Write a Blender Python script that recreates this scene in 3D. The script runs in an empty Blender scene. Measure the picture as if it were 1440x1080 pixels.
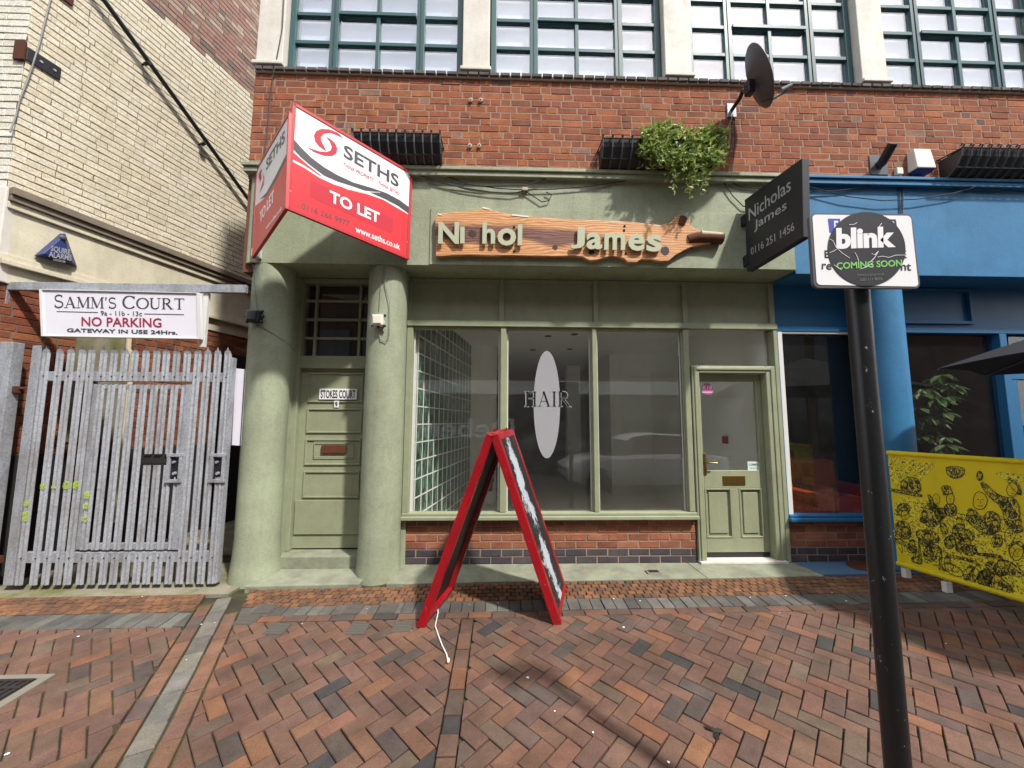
import bpy, math, random
from mathutils import Vector, Matrix
random.seed(11)
R = random.random
def U(a, b): return a + (b - a) * random.random()
S = bpy.context.scene
COL = S.collection

# ------------------------------------------------------------------ camera
FPX, YAW, PIT, ROL = 541.5, .0283, .0966, .0036
CAM = Vector((0, -4.19, 1.487))
cf = Vector((math.sin(YAW) * math.cos(PIT), math.cos(YAW) * math.cos(PIT), math.sin(PIT)))
_r = Vector((math.cos(YAW), -math.sin(YAW), 0)); _u = _r.cross(cf)
cr = _r * math.cos(ROL) + _u * math.sin(ROL); cu = -_r * math.sin(ROL) + _u * math.cos(ROL)
cam = bpy.data.cameras.new('camera'); camo = bpy.data.objects.new('camera', cam); COL.objects.link(camo)
cam.sensor_width = 36; cam.lens = FPX / 1440 * 36; cam.clip_start = .05; cam.clip_end = 3000
camo.matrix_world = Matrix(((cr.x, cu.x, -cf.x, CAM.x), (cr.y, cu.y, -cf.y, CAM.y), (cr.z, cu.z, -cf.z, CAM.z), (0, 0, 0, 1)))
S.camera = camo

# ------------------------------------------------------------------ sky, sun, exposure
SUN = Vector((.86, -1.0, 1.70)).normalized()
S.view_settings.view_transform = 'Standard'; S.view_settings.look = 'None'
S.cycles.diffuse_bounces = 8; S.cycles.transparent_max_bounces = 16
S.view_settings.gamma = 1; S.view_settings.exposure = 0.58
W = bpy.data.worlds.new('World'); S.world = W; W.use_nodes = True
wn = W.node_tree; wn.nodes.clear()
def wnode(t, **k):
    n = wn.nodes.new(t)
    for a, b in k.items(): setattr(n, a, b)
    return n
sky = wnode('ShaderNodeTexSky', sky_type='NISHITA', sun_disc=False)
sky.sun_elevation = math.asin(SUN.z); sky.sun_rotation = math.atan2(SUN.x, SUN.y)
sky.dust_density = 2.0; sky.air_density = 1.0
tc = wnode('ShaderNodeTexCoord'); no = wnode('ShaderNodeTexNoise'); no.inputs['Scale'].default_value = 2.2
no.inputs['Detail'].default_value = 7; no.inputs['Roughness'].default_value = .55
rp = wnode('ShaderNodeValToRGB'); rp.color_ramp.elements[0].position = .36; rp.color_ramp.elements[1].position = .62
rp.color_ramp.elements[0].color = (.25, .25, .25, 1); rp.color_ramp.elements[1].color = (.9, .9, .9, 1)
mx = wnode('ShaderNodeMix', data_type='RGBA'); mx.inputs[7].default_value = (10.5, 10.7, 11.2, 1)
bg = wnode('ShaderNodeBackground'); bg.inputs[1].default_value = .14; wo = wnode('ShaderNodeOutputWorld')
L = wn.links.new
L(tc.outputs['Generated'], no.inputs['Vector']); L(no.outputs['Fac'], rp.inputs[0]); L(rp.outputs[0], mx.inputs[0])
L(sky.outputs[0], mx.inputs[6]); L(mx.outputs[2], bg.inputs[0]); L(bg.outputs[0], wo.inputs[0])
sl = bpy.data.lights.new('sun', 'SUN'); sl.energy = 4.0; sl.angle = math.radians(2.6); sl.color = (1, .955, .88)
so = bpy.data.objects.new('sun', sl); COL.objects.link(so); so.location = (4, -6, 12)
so.rotation_euler = (-SUN).to_track_quat('-Z', 'Y').to_euler()

# ------------------------------------------------------------------ pixel helpers (photo pixel -> direction; distance from the surface it touches)
def ray(px, py): return cf + cr * ((px - 720) / FPX) - cu * ((py - 540) / FPX)
def on_plane(px, py, p0, n):
    d = ray(px, py); n = Vector(n); return CAM + d * ((Vector(p0) - CAM).dot(n) / d.dot(n))
def on_y(px, py, Y): return on_plane(px, py, (0, Y, 0), (0, 1, 0))
GA, GB = .05, .01
def gz(x, y): return GA * max(-6, min(.3, y)) + GB * max(-6, min(8, x))
def on_g(px, py, dz=0): return on_plane(px, py, (0, 0, dz), (-GB, -GA, 1))

# ------------------------------------------------------------------ mesh helpers
WO = {}
def linkup(o, parent):
    COL.objects.link(o)
    if parent is not None:
        o.parent = parent
        o.location = o.location - WO.get(parent.name, Vector((0, 0, 0)))
    WO[o.name] = Vector((0, 0, 0))
    return o
def tag(o, label=None, cat=None, group=None, kind=None):
    if label: o['label'] = label
    if cat: o['category'] = cat
    if group: o['group'] = group
    if kind: o['kind'] = kind
    return o
def thing(name, loc, label, cat, group=None):
    o = bpy.data.objects.new(name, None); COL.objects.link(o); o.location = loc; o.empty_display_size = .1
    WO[o.name] = Vector(loc); return tag(o, label, cat, group)
class MB:
    def __init__(s): s.v = []; s.f = []; s.t = []
    def add(s, v, f, tint=None):
        n = len(s.v); s.v += [tuple(p) for p in v]; s.f += [tuple(i + n for i in q) for q in f]
        if tint is not None: s.t += [tint] * len(v)
        return s
    def hexa(s, p): return s.add(p, [(0, 3, 2, 1), (4, 5, 6, 7), (0, 1, 5, 4), (1, 2, 6, 5), (2, 3, 7, 6), (3, 0, 4, 7)])
    def box(s, x0, x1, y0, y1, z0, z1):
        return s.hexa([(x0, y0, z0), (x1, y0, z0), (x1, y1, z0), (x0, y1, z0), (x0, y0, z1), (x1, y0, z1), (x1, y1, z1), (x0, y1, z1)])
    def prism(s, poly, vec):
        n = len(poly); vec = Vector(vec); P = [Vector(p) for p in poly]
        nn = Vector((0, 0, 0))
        for i in range(n): nn += P[i].cross(P[(i + 1) % n])
        if nn.dot(vec) > 0: P.reverse()
        Q = [p + vec for p in P]
        return s.add(P + Q, [tuple(range(n)), tuple(range(2 * n - 1, n - 1, -1))] + [(i, i + n, (i + 1) % n + n, (i + 1) % n) for i in range(n)])
    def tube(s, path, r, n=8, r2=None):
        P = [Vector(p) for p in path]; m = len(P); vs = []; up0 = None
        for i, p in enumerate(P):
            d = (P[min(i + 1, m - 1)] - P[max(i - 1, 0)]).normalized()
            if up0 is None: a = d.orthogonal().normalized()
            else: a = (up0 - d * up0.dot(d)).normalized()
            up0 = a; b = d.cross(a); rr = r if r2 is None else r + (r2 - r) * i / (m - 1)
            vs += [p + (a * math.cos(k * 2 * math.pi / n) + b * math.sin(k * 2 * math.pi / n)) * rr for k in range(n)]
        fs = [(i * n + k, i * n + (k + 1) % n, (i + 1) * n + (k + 1) % n, (i + 1) * n + k) for i in range(m - 1) for k in range(n)]
        return s.add(vs, fs + [tuple(range(n - 1, -1, -1)), tuple(range((m - 1) * n, m * n))])
    def lathe(s, prof, c, axis=(0, 0, 1), n=24, cap=True):
        ax = Vector(axis).normalized(); a = ax.orthogonal().normalized(); b = ax.cross(a); c = Vector(c); vs = []
        for r, h in prof: vs += [c + ax * h + (a * math.cos(k * 2 * math.pi / n) + b * math.sin(k * 2 * math.pi / n)) * r for k in range(n)]
        fs = [(i * n + k, i * n + (k + 1) % n, (i + 1) * n + (k + 1) % n, (i + 1) * n + k) for i in range(len(prof) - 1) for k in range(n)]
        if cap: fs += [tuple(range(n - 1, -1, -1)), tuple(range((len(prof) - 1) * n, len(prof) * n))]
        return s.add(vs, fs)
    def build(s, name, mat, parent=None, bevel=0, smooth=False, label=None):
        me = bpy.data.meshes.new(name); me.from_pydata(s.v, [], s.f); me.update()
        me.materials.append(mat)
        if s.t:
            at = me.color_attributes.new('tint', 'FLOAT_COLOR', 'POINT')
            at.data.foreach_set('color', [c for t in s.t for c in (t[0], t[1], t[2], 1)])
        if smooth:
            me.polygons.foreach_set('use_smooth', [True] * len(me.polygons))
            me.set_sharp_from_angle(angle=math.radians(38))
        o = bpy.data.objects.new(name, me); linkup(o, parent)
        if bevel:
            b = o.modifiers.new('bevel', 'BEVEL'); b.width = bevel; b.segments = 2; b.limit_method = 'ANGLE'
        if label: o['label'] = label
        return o

# ------------------------------------------------------------------ materials
def lin(h):
    c = [int(h[i:i + 2], 16) / 255 for i in (0, 2, 4)]
    return tuple(x / 12.92 if x <= .04045 else ((x + .055) / 1.055) ** 2.4 for x in c)
class NT:
    def __init__(s, name):
        s.m = bpy.data.materials.new(name); s.m.use_nodes = True; s.n = s.m.node_tree.nodes; s.l = s.m.node_tree.links
        s.b = s.n['Principled BSDF']; s.out = s.n['Material Output']
        g = s.n.new('ShaderNodeNewGeometry'); s.pos = g.outputs['Position']
    def noise(s, scale, detail=4, rough=.6, vec=None, stretch=None, dist=0):
        n = s.n.new('ShaderNodeTexNoise'); n.inputs['Scale'].default_value = scale; n.inputs['Detail'].default_value = detail
        n.inputs['Roughness'].default_value = rough; n.inputs['Distortion'].default_value = dist
        v = vec or s.pos
        if stretch:
            m = s.n.new('ShaderNodeMapping'); m.inputs['Scale'].default_value = stretch; s.l.new(v, m.inputs[0]); v = m.outputs[0]
        s.l.new(v, n.inputs['Vector']); return n.outputs['Fac']
    def ramp(s, fac, *stops):
        r = s.n.new('ShaderNodeValToRGB'); e = r.color_ramp.elements
        while len(e) < len(stops): e.new(.5)
        for i, (p, c) in enumerate(stops):
            e[i].position = p; e[i].color = (c, c, c, 1) if isinstance(c, (int, float)) else (*c, 1)
        s.l.new(fac, r.inputs[0]); return r.outputs[0]
    def mix(s, fac, a, b, mode='MIX'):
        m = s.n.new('ShaderNodeMix'); m.data_type = 'RGBA'; m.blend_type = mode
        for i, x in ((0, fac), (6, a), (7, b)):
            if isinstance(x, (int, float)): m.inputs[i].default_value = x
            elif isinstance(x, tuple): m.inputs[i].default_value = (*x, 1)
            else: s.l.new(x, m.inputs[i])
        return m.outputs[2]
    def math(s, op, a, b=0):
        m = s.n.new('ShaderNodeMath'); m.operation = op
        for i, x in ((0, a), (1, b)):
            if isinstance(x, (int, float)): m.inputs[i].default_value = x
            else: s.l.new(x, m.inputs[i])
        return m.outputs[0]
    def xyz(s, vec=None):
        n = s.n.new('ShaderNodeSeparateXYZ'); s.l.new(vec or s.pos, n.inputs[0]); return n.outputs
    def set(s, color=None, rough=None, metal=None, bump=None, bstr=.3, bdist=.004, spec=None):
        def put(k, x):
            if x is None: return
            i = s.b.inputs[k]
            if isinstance(x, (int, float)): i.default_value = x
            elif isinstance(x, tuple): i.default_value = (*x, 1)
            else: s.l.new(x, i)
        put('Base Color', color); put('Roughness', rough); put('Metallic', metal); put('Specular IOR Level', spec)
        if bump is not None:
            b = s.n.new('ShaderNodeBump'); b.inputs['Strength'].default_value = bstr; b.inputs['Distance'].default_value = bdist
            s.l.new(bump, b.inputs['Height']); s.l.new(b.outputs[0], s.b.inputs['Normal'])
        return s.m
def paint(name, h, rough=.5, dirt=.35, scale=3, bump=.25, fine=60, dirtcol=None, spec=.4, bdist=.003, chips=.55):
    t = NT(name); c = lin(h); d = lin(dirtcol) if dirtcol else tuple(x * .55 for x in c)
    a = t.ramp(t.noise(scale, 8, .68), (.38, 0.), (.78, 1.)); f2 = t.ramp(t.noise(fine, 3), (.45, 0.), (.75, 1.))
    f = t.math('MULTIPLY', t.math('ADD', a, t.math('MULTIPLY', f2, .35)), dirt)
    st = t.ramp(t.noise(9, 5, .6, stretch=(1, 1, .12)), (.5, 0.), (.8, 1.))
    f = t.math('ADD', f, t.math('MULTIPLY', st, dirt * .45))
    col = t.mix(f, c, d)
    chip = t.ramp(t.noise(17, 7, .8), (.665, 0.), (.69, 1.)); col = t.mix(t.math('MULTIPLY', chip, chips), col, tuple(min(1, x * 1.35 + .04) for x in d))
    return t.set(col, t.math('ADD', t.math('MULTIPLY', f, .25), rough), None, t.noise(fine * 1.5, 3), bump, bdist, spec)
def plain(name, h, rough=.5, metal=0.0, bump=0, spec=.5, var=.2, scale=25):
    t = NT(name); c = lin(h); col = t.mix(t.math('MULTIPLY', t.noise(scale, 5), var), c, tuple(x * .5 for x in c))
    return t.set(col, rough, metal, t.noise(180, 2) if bump else None, bump, .002, spec)
def tinted(name, rough=.88, bscale=120, bstr=.5, spots=.25, bdist=.004, extra=None, blotch=.3):
    """colour = per-piece tint (vertex attribute x object colour) with grain"""
    t = NT(name); at = t.n.new('ShaderNodeAttribute'); at.attribute_name = 'tint'
    oi = t.n.new('ShaderNodeObjectInfo'); col = t.mix(1.0, at.outputs['Color'], oi.outputs['Color'], 'MULTIPLY')
    g = t.ramp(t.noise(bscale, 4, .7), (.3, .62), (.7, 1.25)); col = t.mix(1.0, col, g, 'MULTIPLY')
    b = t.ramp(t.noise(7, 5, .6), (.3, 1 - blotch), (.7, 1 + blotch * .5)); col = t.mix(1.0, col, b, 'MULTIPLY')
    if spots: col = t.mix(t.math('MULTIPLY', t.ramp(t.noise(38, 6, .75), (.6, 0.), (.72, 1.)), spots), col, (.03, .026, .024))
    if extra: col = extra(t, col)
    return t.set(col, rough, None, t.noise(bscale, 5, .75), bstr, bdist, .3)
def glassmat(name, tint=(.92, .95, .93), refl=1.0, haze=.05, hazecol=(.5, .52, .52), f0=.045):
    t = NT(name); tr = t.n.new('ShaderNodeBsdfTransparent'); tr.inputs[0].default_value = (*tint, 1)
    gl = t.n.new('ShaderNodeBsdfGlossy'); gl.inputs['Roughness'].default_value = .004; gl.inputs[0].default_value = (refl, refl, refl, 1)
    ge = t.n.new('ShaderNodeNewGeometry'); dt = t.n.new('ShaderNodeVectorMath'); dt.operation = 'DOT_PRODUCT'
    t.l.new(ge.outputs['Incoming'], dt.inputs[0]); t.l.new(ge.outputs['Normal'], dt.inputs[1])
    fr = t.math('ADD', t.math('MULTIPLY', t.math('POWER', t.math('SUBTRACT', 1.0, t.math('ABSOLUTE', dt.outputs['Value'])), 5.0), .95), f0)
    bp = t.n.new('ShaderNodeBump'); bp.inputs['Strength'].default_value = .025; bp.inputs['Distance'].default_value = .02
    t.l.new(t.noise(2.2, 2), bp.inputs['Height']); t.l.new(bp.outputs[0], gl.inputs['Normal'])
    m = t.n.new('ShaderNodeMixShader'); t.l.new(fr, m.inputs[0]); t.l.new(tr.outputs[0], m.inputs[1]); t.l.new(gl.outputs[0], m.inputs[2])
    df = t.n.new('ShaderNodeBsdfDiffuse'); df.inputs[0].default_value = (*hazecol, 1)
    m2 = t.n.new('ShaderNodeMixShader'); t.l.new(t.math('MULTIPLY', t.ramp(t.noise(5, 6, .7), (.3, .4), (.75, 1.4)), haze), m2.inputs[0])
    t.l.new(m.outputs[0], m2.inputs[1]); t.l.new(df.outputs[0], m2.inputs[2]); t.l.new(m2.outputs[0], t.out.inputs[0])
    return t.m
M = {}
M['green'] = paint('sage_render', '979f86', .62, .7, 1.7, .6, 38, '6f725e', bdist=.005)
M['green_wood'] = paint('sage_gloss', '90967b', .42, .45, 4, .15, 60, '6c6d58')
M['green_shade'] = M['green_wood']
M['blue'] = paint('blue_render', '2f709c', .55, .55, 2.4, .4, 45, '1d4f72')
M['blue_wood'] = paint('blue_gloss', '235f8a', .35, .25, 4, .15, 60, '184a6e')
M['white'] = paint('white_paint', 'd8d4cc', .55, .3, 3, .3, 50, '9a948a')
M['white_wood'] = paint('white_gloss', 'd0d0cc', .4, .25, 5, .15)
M['pillar'] = paint('pillar_paint', 'cfcac0', .6, .45, 2.5, .4, 50, '8d857a')
M['cream'] = paint('cream_paint', 'cfc8b2', .6, .5, 2.0, .4, 45, '8c8470')
M['teal'] = paint('teal_frame', '2f5558', .42, .25, 6, .1, 80)
M['mortar'] = plain('mortar', '9a8574', .95, 0, .5, .2, .5, 40)
M['mortar_dark'] = plain('mortar_dark', '6b635a', .95, 0, .5, .2, .5, 40)
def wear(t, col):
    col = t.mix(1.0, col, t.ramp(t.noise(1.1, 5, .65), (.32, .72), (.68, 1.16)), 'MULTIPLY')
    col = t.mix(t.math('MULTIPLY', t.ramp(t.noise(13, 7, .8), (.56, 0.), (.7, 1.)), .45), col, lin('4a4038'))
    return t.mix(t.math('MULTIPLY', t.ramp(t.noise(19, 2, .5), (.735, 0.), (.75, 1.)), .5), col, lin('2f2c2a'))
M['brick'] = tinted('brick_face', .9, 110, 1.0, .5, .009)
M['cbrick'] = tinted('painted_brick', .7, 60, .5, .05, .007, None, .12)
M['block'] = tinted('paving_block', .88, 170, .6, .25, .004, wear, .3)
M['sett'] = tinted('sett_face', .85, 120, .5, .2, .005, None, .3)
M['granite'] = tinted('granite_face', .75, 150, .9, .3, .006, None, .35)
tt = NT('joint_dirt'); M['joint'] = tt.set(tt.mix(tt.ramp(tt.noise(3, 6, .7), (.45, 0.), (.62, 1.)), lin('37302a'), lin('474a28')), .95, None, tt.noise(120, 4), .8, .006, .2)
tt = NT('concrete'); M['concrete'] = tt.set(tt.mix(tt.ramp(tt.noise(4, 7, .7), (.4, 0.), (.65, 1.)), lin('837d6e'), lin('62623f')), .9, None, tt.noise(90, 5), .6, .005, .2)
tt = NT('strip_paint'); M['strip'] = tt.set(tt.mix(tt.ramp(tt.noise(3.5, 8, .75), (.42, 0.), (.66, 1.)), lin('858a76'), lin('6b6a5e')), .8, None, tt.noise(60, 5), .5, .005, .3)
M['strip_blue'] = paint('strip_blue_paint', '3f6285', .75, .5, 4, .5, 60, '5a5f62')
M['kerbstone'] = plain('kerbstone', '7d776c', .9, 0, .6, .2, .5, 30)
M['asphalt'] = plain('asphalt', '4a4846', .95, 0, .8, .2, .5, 60)
tt = NT('red_gloss'); M['red_gloss'] = tt.set(tt.mix(tt.ramp(tt.noise(30, 7, .8), (.66, 0.), (.68, 1.)), tt.mix(tt.ramp(tt.noise(6, 6, .7), (.4, 0.), (.7, .6)), lin('930b18'), lin('5a0d14')), lin('c9b4a6')), tt.ramp(tt.noise(12, 5), (.3, .2), (.7, .45)), None, tt.noise(45, 4), .25, .003, .5)
M['sign_red'] = plain('sign_red', 'c9232c', .35, 0, 0, .4, .12, 8)
M['sign_red2'] = plain('sign_red_deep', 'b81d2e', .3, 0, 0, .4, .1, 8)
M['frame_red'] = plain('frame_red', 'b41820', .35, 0, 0, .5, .2, 10)
M['sign_white'] = plain('sign_white', 'e2e2e4', .35, 0, 0, .4, .06, 6)
M['sign_lilac'] = plain('sign_pale', 'd6d4de', .4, 0, 0, .4, .1, 6)
M['charcoal'] = plain('charcoal_print', '3c3c40', .4, 0, 0, .4, .1)
M['ink'] = plain('ink', '1b1b1e', .45, 0, 0, .4, .1)
M['crimson'] = plain('crimson_print', '9a1f3c', .4)
M['pale'] = plain('pale_lettering', 'b9bcc0', .35, .4)
M['green_print'] = plain('green_print', '7fc06a', .45)
M['faint'] = plain('faint_print', '6d7a68', .5)
M['blue_print'] = plain('blue_print', '4348b0', .45)
M['sticker'] = plain('sticker_black', '35353a', .4, 0, .3, .4, .35, 14)
M['letter'] = plain('letter_sage', 'a9ae93', .55, 0, .1, .4, .15)
M['black_metal'] = plain('black_metal', '26262a', .4, .2, .2, .5, .3)
M['black_plastic'] = plain('black_plastic', '242427', .45, 0, .2, .5, .3)
M['grey_plastic'] = plain('grey_plastic', '4a4c52', .5, 0, .1, .5, .2)
M['white_plastic'] = plain('white_plastic', 'd9d5c8', .45, 0, 0, .4, .12, 6)
M['cable'] = plain('cable_black', '27272a', .6)
M['cable_grey'] = plain('cable_grey', '7b7c78', .6)
M['cable_white'] = plain('cable_white', 'cfcac0', .55)
M['brass'] = plain('brass', '8c7440', .35, .9, .1, .5, .3)
M['copper'] = plain('tarnished_plate', '7a4a3a', .5, .5, .2, .5, .5)
tt = NT('galvanised'); g_ = tt.n.new('ShaderNodeTexVoronoi'); g_.inputs['Scale'].default_value = 55; tt.l.new(tt.pos, g_.inputs['Vector'])
M['galv'] = tt.set(tt.mix(tt.ramp(tt.noise(7, 8, .75, stretch=(1, 1, .3)), (.45, 0.), (.72, .75)), tt.mix(tt.math('MULTIPLY', g_.outputs['Distance'], .9), lin('b0b4bb'), lin('878b93')), lin('6c635b')), .5, .28, tt.noise(60, 4), .15, .002, .5)
tt = NT('yellow_spray'); tt.set(lin('b2cc2c'), .7); tp_ = tt.n.new('ShaderNodeBsdfTransparent'); ms_ = tt.n.new('ShaderNodeMixShader')
tt.l.new(tt.ramp(tt.noise(60, 4, .7), (.42, .05), (.6, .75)), ms_.inputs[0]); tt.l.new(tp_.outputs[0], ms_.inputs[1]); tt.l.new(tt.b.outputs[0], ms_.inputs[2]); tt.l.new(ms_.outputs[0], tt.out.inputs[0]); M['spray'] = tt.m
M['iron'] = plain('cast_iron', '34302e', .7, .4, .5, .4, .4)
def translucent(m, f):
    n = m.node_tree.nodes; l = m.node_tree.links; b = n['Principled BSDF']; t = n.new('ShaderNodeBsdfTranslucent'); x = n.new('ShaderNodeMixShader'); x.inputs[0].default_value = f
    l.new(b.inputs['Base Color'].links[0].from_socket, t.inputs[0]); l.new(b.outputs[0], x.inputs[1]); l.new(t.outputs[0], x.inputs[2]); l.new(x.outputs[0], n['Material Output'].inputs[0])
M['tilestone'] = plain('dark_tile', '5c5852', .9, 0, .6, .2, .5, 30)
M['yellow'] = paint('yellow_banner', 'f2e02c', .55, .12, 3, .1, 50, 'b8aa1c', chips=0.0); translucent(M['yellow'], .45)
tt = NT('engraving_ink'); hm = tt.ramp(tt.noise(52, 4, .65, stretch=(1, 1, .6), dist=1.6), (.51, 0.), (.54, 1.)); M['ink_hatch'] = tt.set(tt.mix(hm, lin('23200f'), lin('c9b722')), .6)
tt = NT('engraving_tone'); hm = tt.ramp(tt.noise(60, 4, .65, stretch=(.6, 1, 1), dist=1.2), (.44, 0.), (.47, 1.)); M['ink_tone'] = tt.set(tt.mix(hm, lin('3a3614'), lin('dfcc26')), .6)
M['ink_print'] = plain('ink_print', '26230f', .6)
M['glass'] = glassmat('shop_glass', (.97, .98, .97), 1.0, .016, f0=.05)
M['glass_dark'] = glassmat('cafe_glass', (.9, .91, .91), 1.0, .008)
M['glass_up'] = glassmat('upper_glass', (.97, .98, 1.0), 1.0, .02, f0=.2)
t_ = NT('frosted_film'); d_ = t_.n.new('ShaderNodeBsdfDiffuse'); d_.inputs[0].default_value = (.42, .42, .45, 1); tr_ = t_.n.new('ShaderNodeBsdfTransparent'); mm = t_.n.new('ShaderNodeMixShader'); mm.inputs[0].default_value = .6
t_.l.new(tr_.outputs[0], mm.inputs[1]); t_.l.new(d_.outputs[0], mm.inputs[2]); t_.l.new(mm.outputs[0], t_.out.inputs[0]); M['film'] = t_.m
tt = NT('glass_block'); M['gblock'] = tt.set(tt.mix(tt.ramp(tt.noise(22, 4, .7, stretch=(1, 1, .35)), (.42, 0.), (.66, 1.)), lin('16241e'), lin('78a488')), .12, None, tt.noise(30, 3, stretch=(1, 1, .5)), .6, .01, .6)
M['room_white'] = paint('room_white', 'f0efea', .7, .06, 2, chips=0.0)
M['room_grey'] = plain('room_grey', '8f857d', .85)
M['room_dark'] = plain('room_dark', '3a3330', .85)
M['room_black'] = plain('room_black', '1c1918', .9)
M['room_ceiling'] = plain('room_ceiling', 'eae8e4', .8, 0, 0, .3, .1)
M['tile_floor'] = plain('tile_floor', 'd8d5ce', .32, 0, 0, .5, .2, 4)
M['chair_red'] = plain('chair_red', 'b23a22', .7, 0, .3, .3, .3, 10)
M['blind'] = plain('blind_white', 'd2d9e6', .8, 0, 0, .2, .3, 1.6)
def woodmat():
    t = NT('live_edge_wood'); x, y, z = t.xyz()
    n1 = t.noise(2.3, 3, .5, stretch=(.9, 1, 2.2), dist=.6)
    ring = t.n.new('ShaderNodeTexWave'); ring.wave_type = 'BANDS'; ring.bands_direction = 'Z'; ring.inputs['Scale'].default_value = 7.5; ring.inputs['Distortion'].default_value = 13; ring.inputs['Detail'].default_value = 3; ring.inputs['Detail Scale'].default_value = .8
    mp = t.n.new('ShaderNodeMapping'); mp.inputs['Scale'].default_value = (.35, 1, 1.6); t.l.new(t.pos, mp.inputs[0]); t.l.new(mp.outputs[0], ring.inputs['Vector'])
    # heartwood: band about z = 3.40 fading to the right
    zc = t.math('ADD', t.math('MULTIPLY', x, -.025), 3.40)
    d = t.math('ABSOLUTE', t.math('SUBTRACT', z, zc)); d = t.math('ADD', d, t.math('MULTIPLY', t.math('SUBTRACT', n1, .5), .22))
    d = t.math('ADD', d, t.math('MULTIPLY', t.math('MAXIMUM', t.math('SUBTRACT', x, .75), 0), .22))
    heart = t.ramp(d, (.055, 1.), (.115, 0.))
    base = t.mix(ring.outputs['Fac'], lin('d3a06e'), lin('ae7448')); hc = t.mix(ring.outputs['Fac'], lin('7e5244'), lin('523530'))
    col = t.mix(heart, base, hc); col = t.mix(t.ramp(t.noise(120, 3, .6, stretch=(.08, 1, 1)), (.45, 0.), (.8, .3)), col, lin('8a5c38'))
    return t.set(col, .42, None, ring.outputs['Fac'], .12, .004, .45)
M['wood'] = woodmat()
M['bark'] = plain('bark', '5d3a26', .85, 0, .8, .3, .6, 30)
M['pale_wood'] = plain('pale_wood', 'b9a892', .7, 0, .4, .3, .4)
M['knot'] = plain('knot', '3a2220', .6, 0, .3, .4, .5, 60)
def chalkmat():
    t = NT('chalkboard'); x, y, z = t.xyz()
    s = t.noise(26, 8, .8); c2 = t.noise(5, 3, .6, stretch=(1, 1, .4))
    cy = t.math('ABSOLUTE', t.math('ADD', y, t.math('ADD', .84, t.math('MULTIPLY', c2, .1))))
    band = t.ramp(cy, (.0, .64), (.17, .38))
    hz = t.ramp(z, (0., 1.), (1., 1.))
    c3 = t.math('MULTIPLY', t.math('SUBTRACT', t.noise(4.5, 2, .5), .5), .7); band = t.math('ADD', band, c3)
    f = t.ramp(t.math('ADD', t.math('SUBTRACT', band, .5), t.math('ADD', t.math('MULTIPLY', s, .75), t.math('MULTIPLY', c2, .25))), (.52, 0.), (.58, .9))
    return t.set(t.mix(f, lin('1d1c1e'), lin('a9b0b8')), .55, None, t.noise(150, 3), .3, .002, .4)
M['chalk'] = chalkmat()
M['inner_board'] = plain('board_back', '241618', .6, 0, .3, .4, .4)
def leafmat(name, a, b):
    t = NT(name); oi = t.n.new('ShaderNodeNewGeometry'); col = t.mix(oi.outputs['Random Per Island'], lin(a), lin(b))
    m = t.set(col, .45, None, None, spec=.4); tr = t.n.new('ShaderNodeBsdfTranslucent'); t.l.new(col, tr.inputs[0])
    mx_ = t.n.new('ShaderNodeMixShader'); mx_.inputs[0].default_value = .3; t.l.new(t.b.outputs[0], mx_.inputs[1]); t.l.new(tr.outputs[0], mx_.inputs[2]); t.l.new(mx_.outputs[0], t.out.inputs[0]); return m
M['leaf'] = leafmat('leaf_green', '5d8434', 'c0c87e'); M['leaf_dark'] = leafmat('leaf_dark', '2f4f2a', '6f8450')
M['canopy'] = plain('parasol_canvas', '2a2a2e', .85, 0, .5, .2, .3)
M['car_white'] = plain('car_white', 'dcdcde', .15, 0, 0, .6, .03); M['car_dark'] = plain('car_dark', '1b1e24', .12, .3, 0, .6, .05)
M['car_glass'] = plain('car_glass', '0c0e10', .05, 0, 0, .8, .05); M['tyre'] = plain('tyre', '161616', .85); M['rim'] = plain('rim', '9a9ca0', .35, .8)
M['far_wall'] = plain('far_wall', '5c4a42', .9, 0, .3, .2, .4, 3); M['far_glass'] = plain('far_glass', '15181c', .08, 0, 0, .7, .1)
M['pink'] = plain('pink_sticker', 'b8508f', .4); M['notice'] = plain('notice_paper', 'c9d8d6', .6); M['ext_red'] = plain('extinguisher_red', '9c1418', .3)
M['alarm_blue'] = plain('alarm_blue', '28386e', .45, 0, 0, .5, .25, 12); M['rust'] = plain('rusty_plate', '5a3527', .9, .2, .6, .3, .6, 30)

# ------------------------------------------------------------------ lettering
TXT = {}
def text_geo(s, bold=0.0):
    k = (s, bold)
    if k not in TXT:
        cu_ = bpy.data.curves.new('t', 'FONT'); cu_.body = s; cu_.size = 1; cu_.offset = bold; cu_.resolution_u = 3
        o = bpy.data.objects.new('t', cu_); COL.objects.link(o); bpy.context.view_layer.update()
        me = bpy.data.meshes.new_from_object(o.evaluated_get(bpy.context.evaluated_depsgraph_get()))
        v = [tuple(p.co) for p in me.vertices]; f = [tuple(p.vertices) for p in me.polygons]
        bpy.data.objects.remove(o); bpy.data.curves.remove(cu_); bpy.data.meshes.remove(me)
        x0 = min(p[0] for p in v); x1 = max(p[0] for p in v); y0 = min(p[1] for p in v); y1 = max(p[1] for p in v)
        TXT[k] = ([((p[0] - x0) / (x1 - x0), (p[1] - y0) / (y1 - y0)) for p in v], f)
    return TXT[k]
def solidify(v2, f, bl, br, tl, nrm, d):
    """flat outline (u,v) -> sheet with thickness d along nrm"""
    e = {}
    for q in f:
        for i in range(len(q)):
            a, b = q[i], q[(i + 1) % len(q)]; e[(a, b)] = 1
    rim = [(a, b) for (a, b) in e if (b, a) not in e]
    P = [bl + (br - bl) * u + (tl - bl) * w for u, w in v2]; n = len(P)
    m = MB(); m.add([p + nrm * d for p in P] + P, [q for q in f] + [(b, a, a + n, b + n) for a, b in rim]); return m
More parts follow.
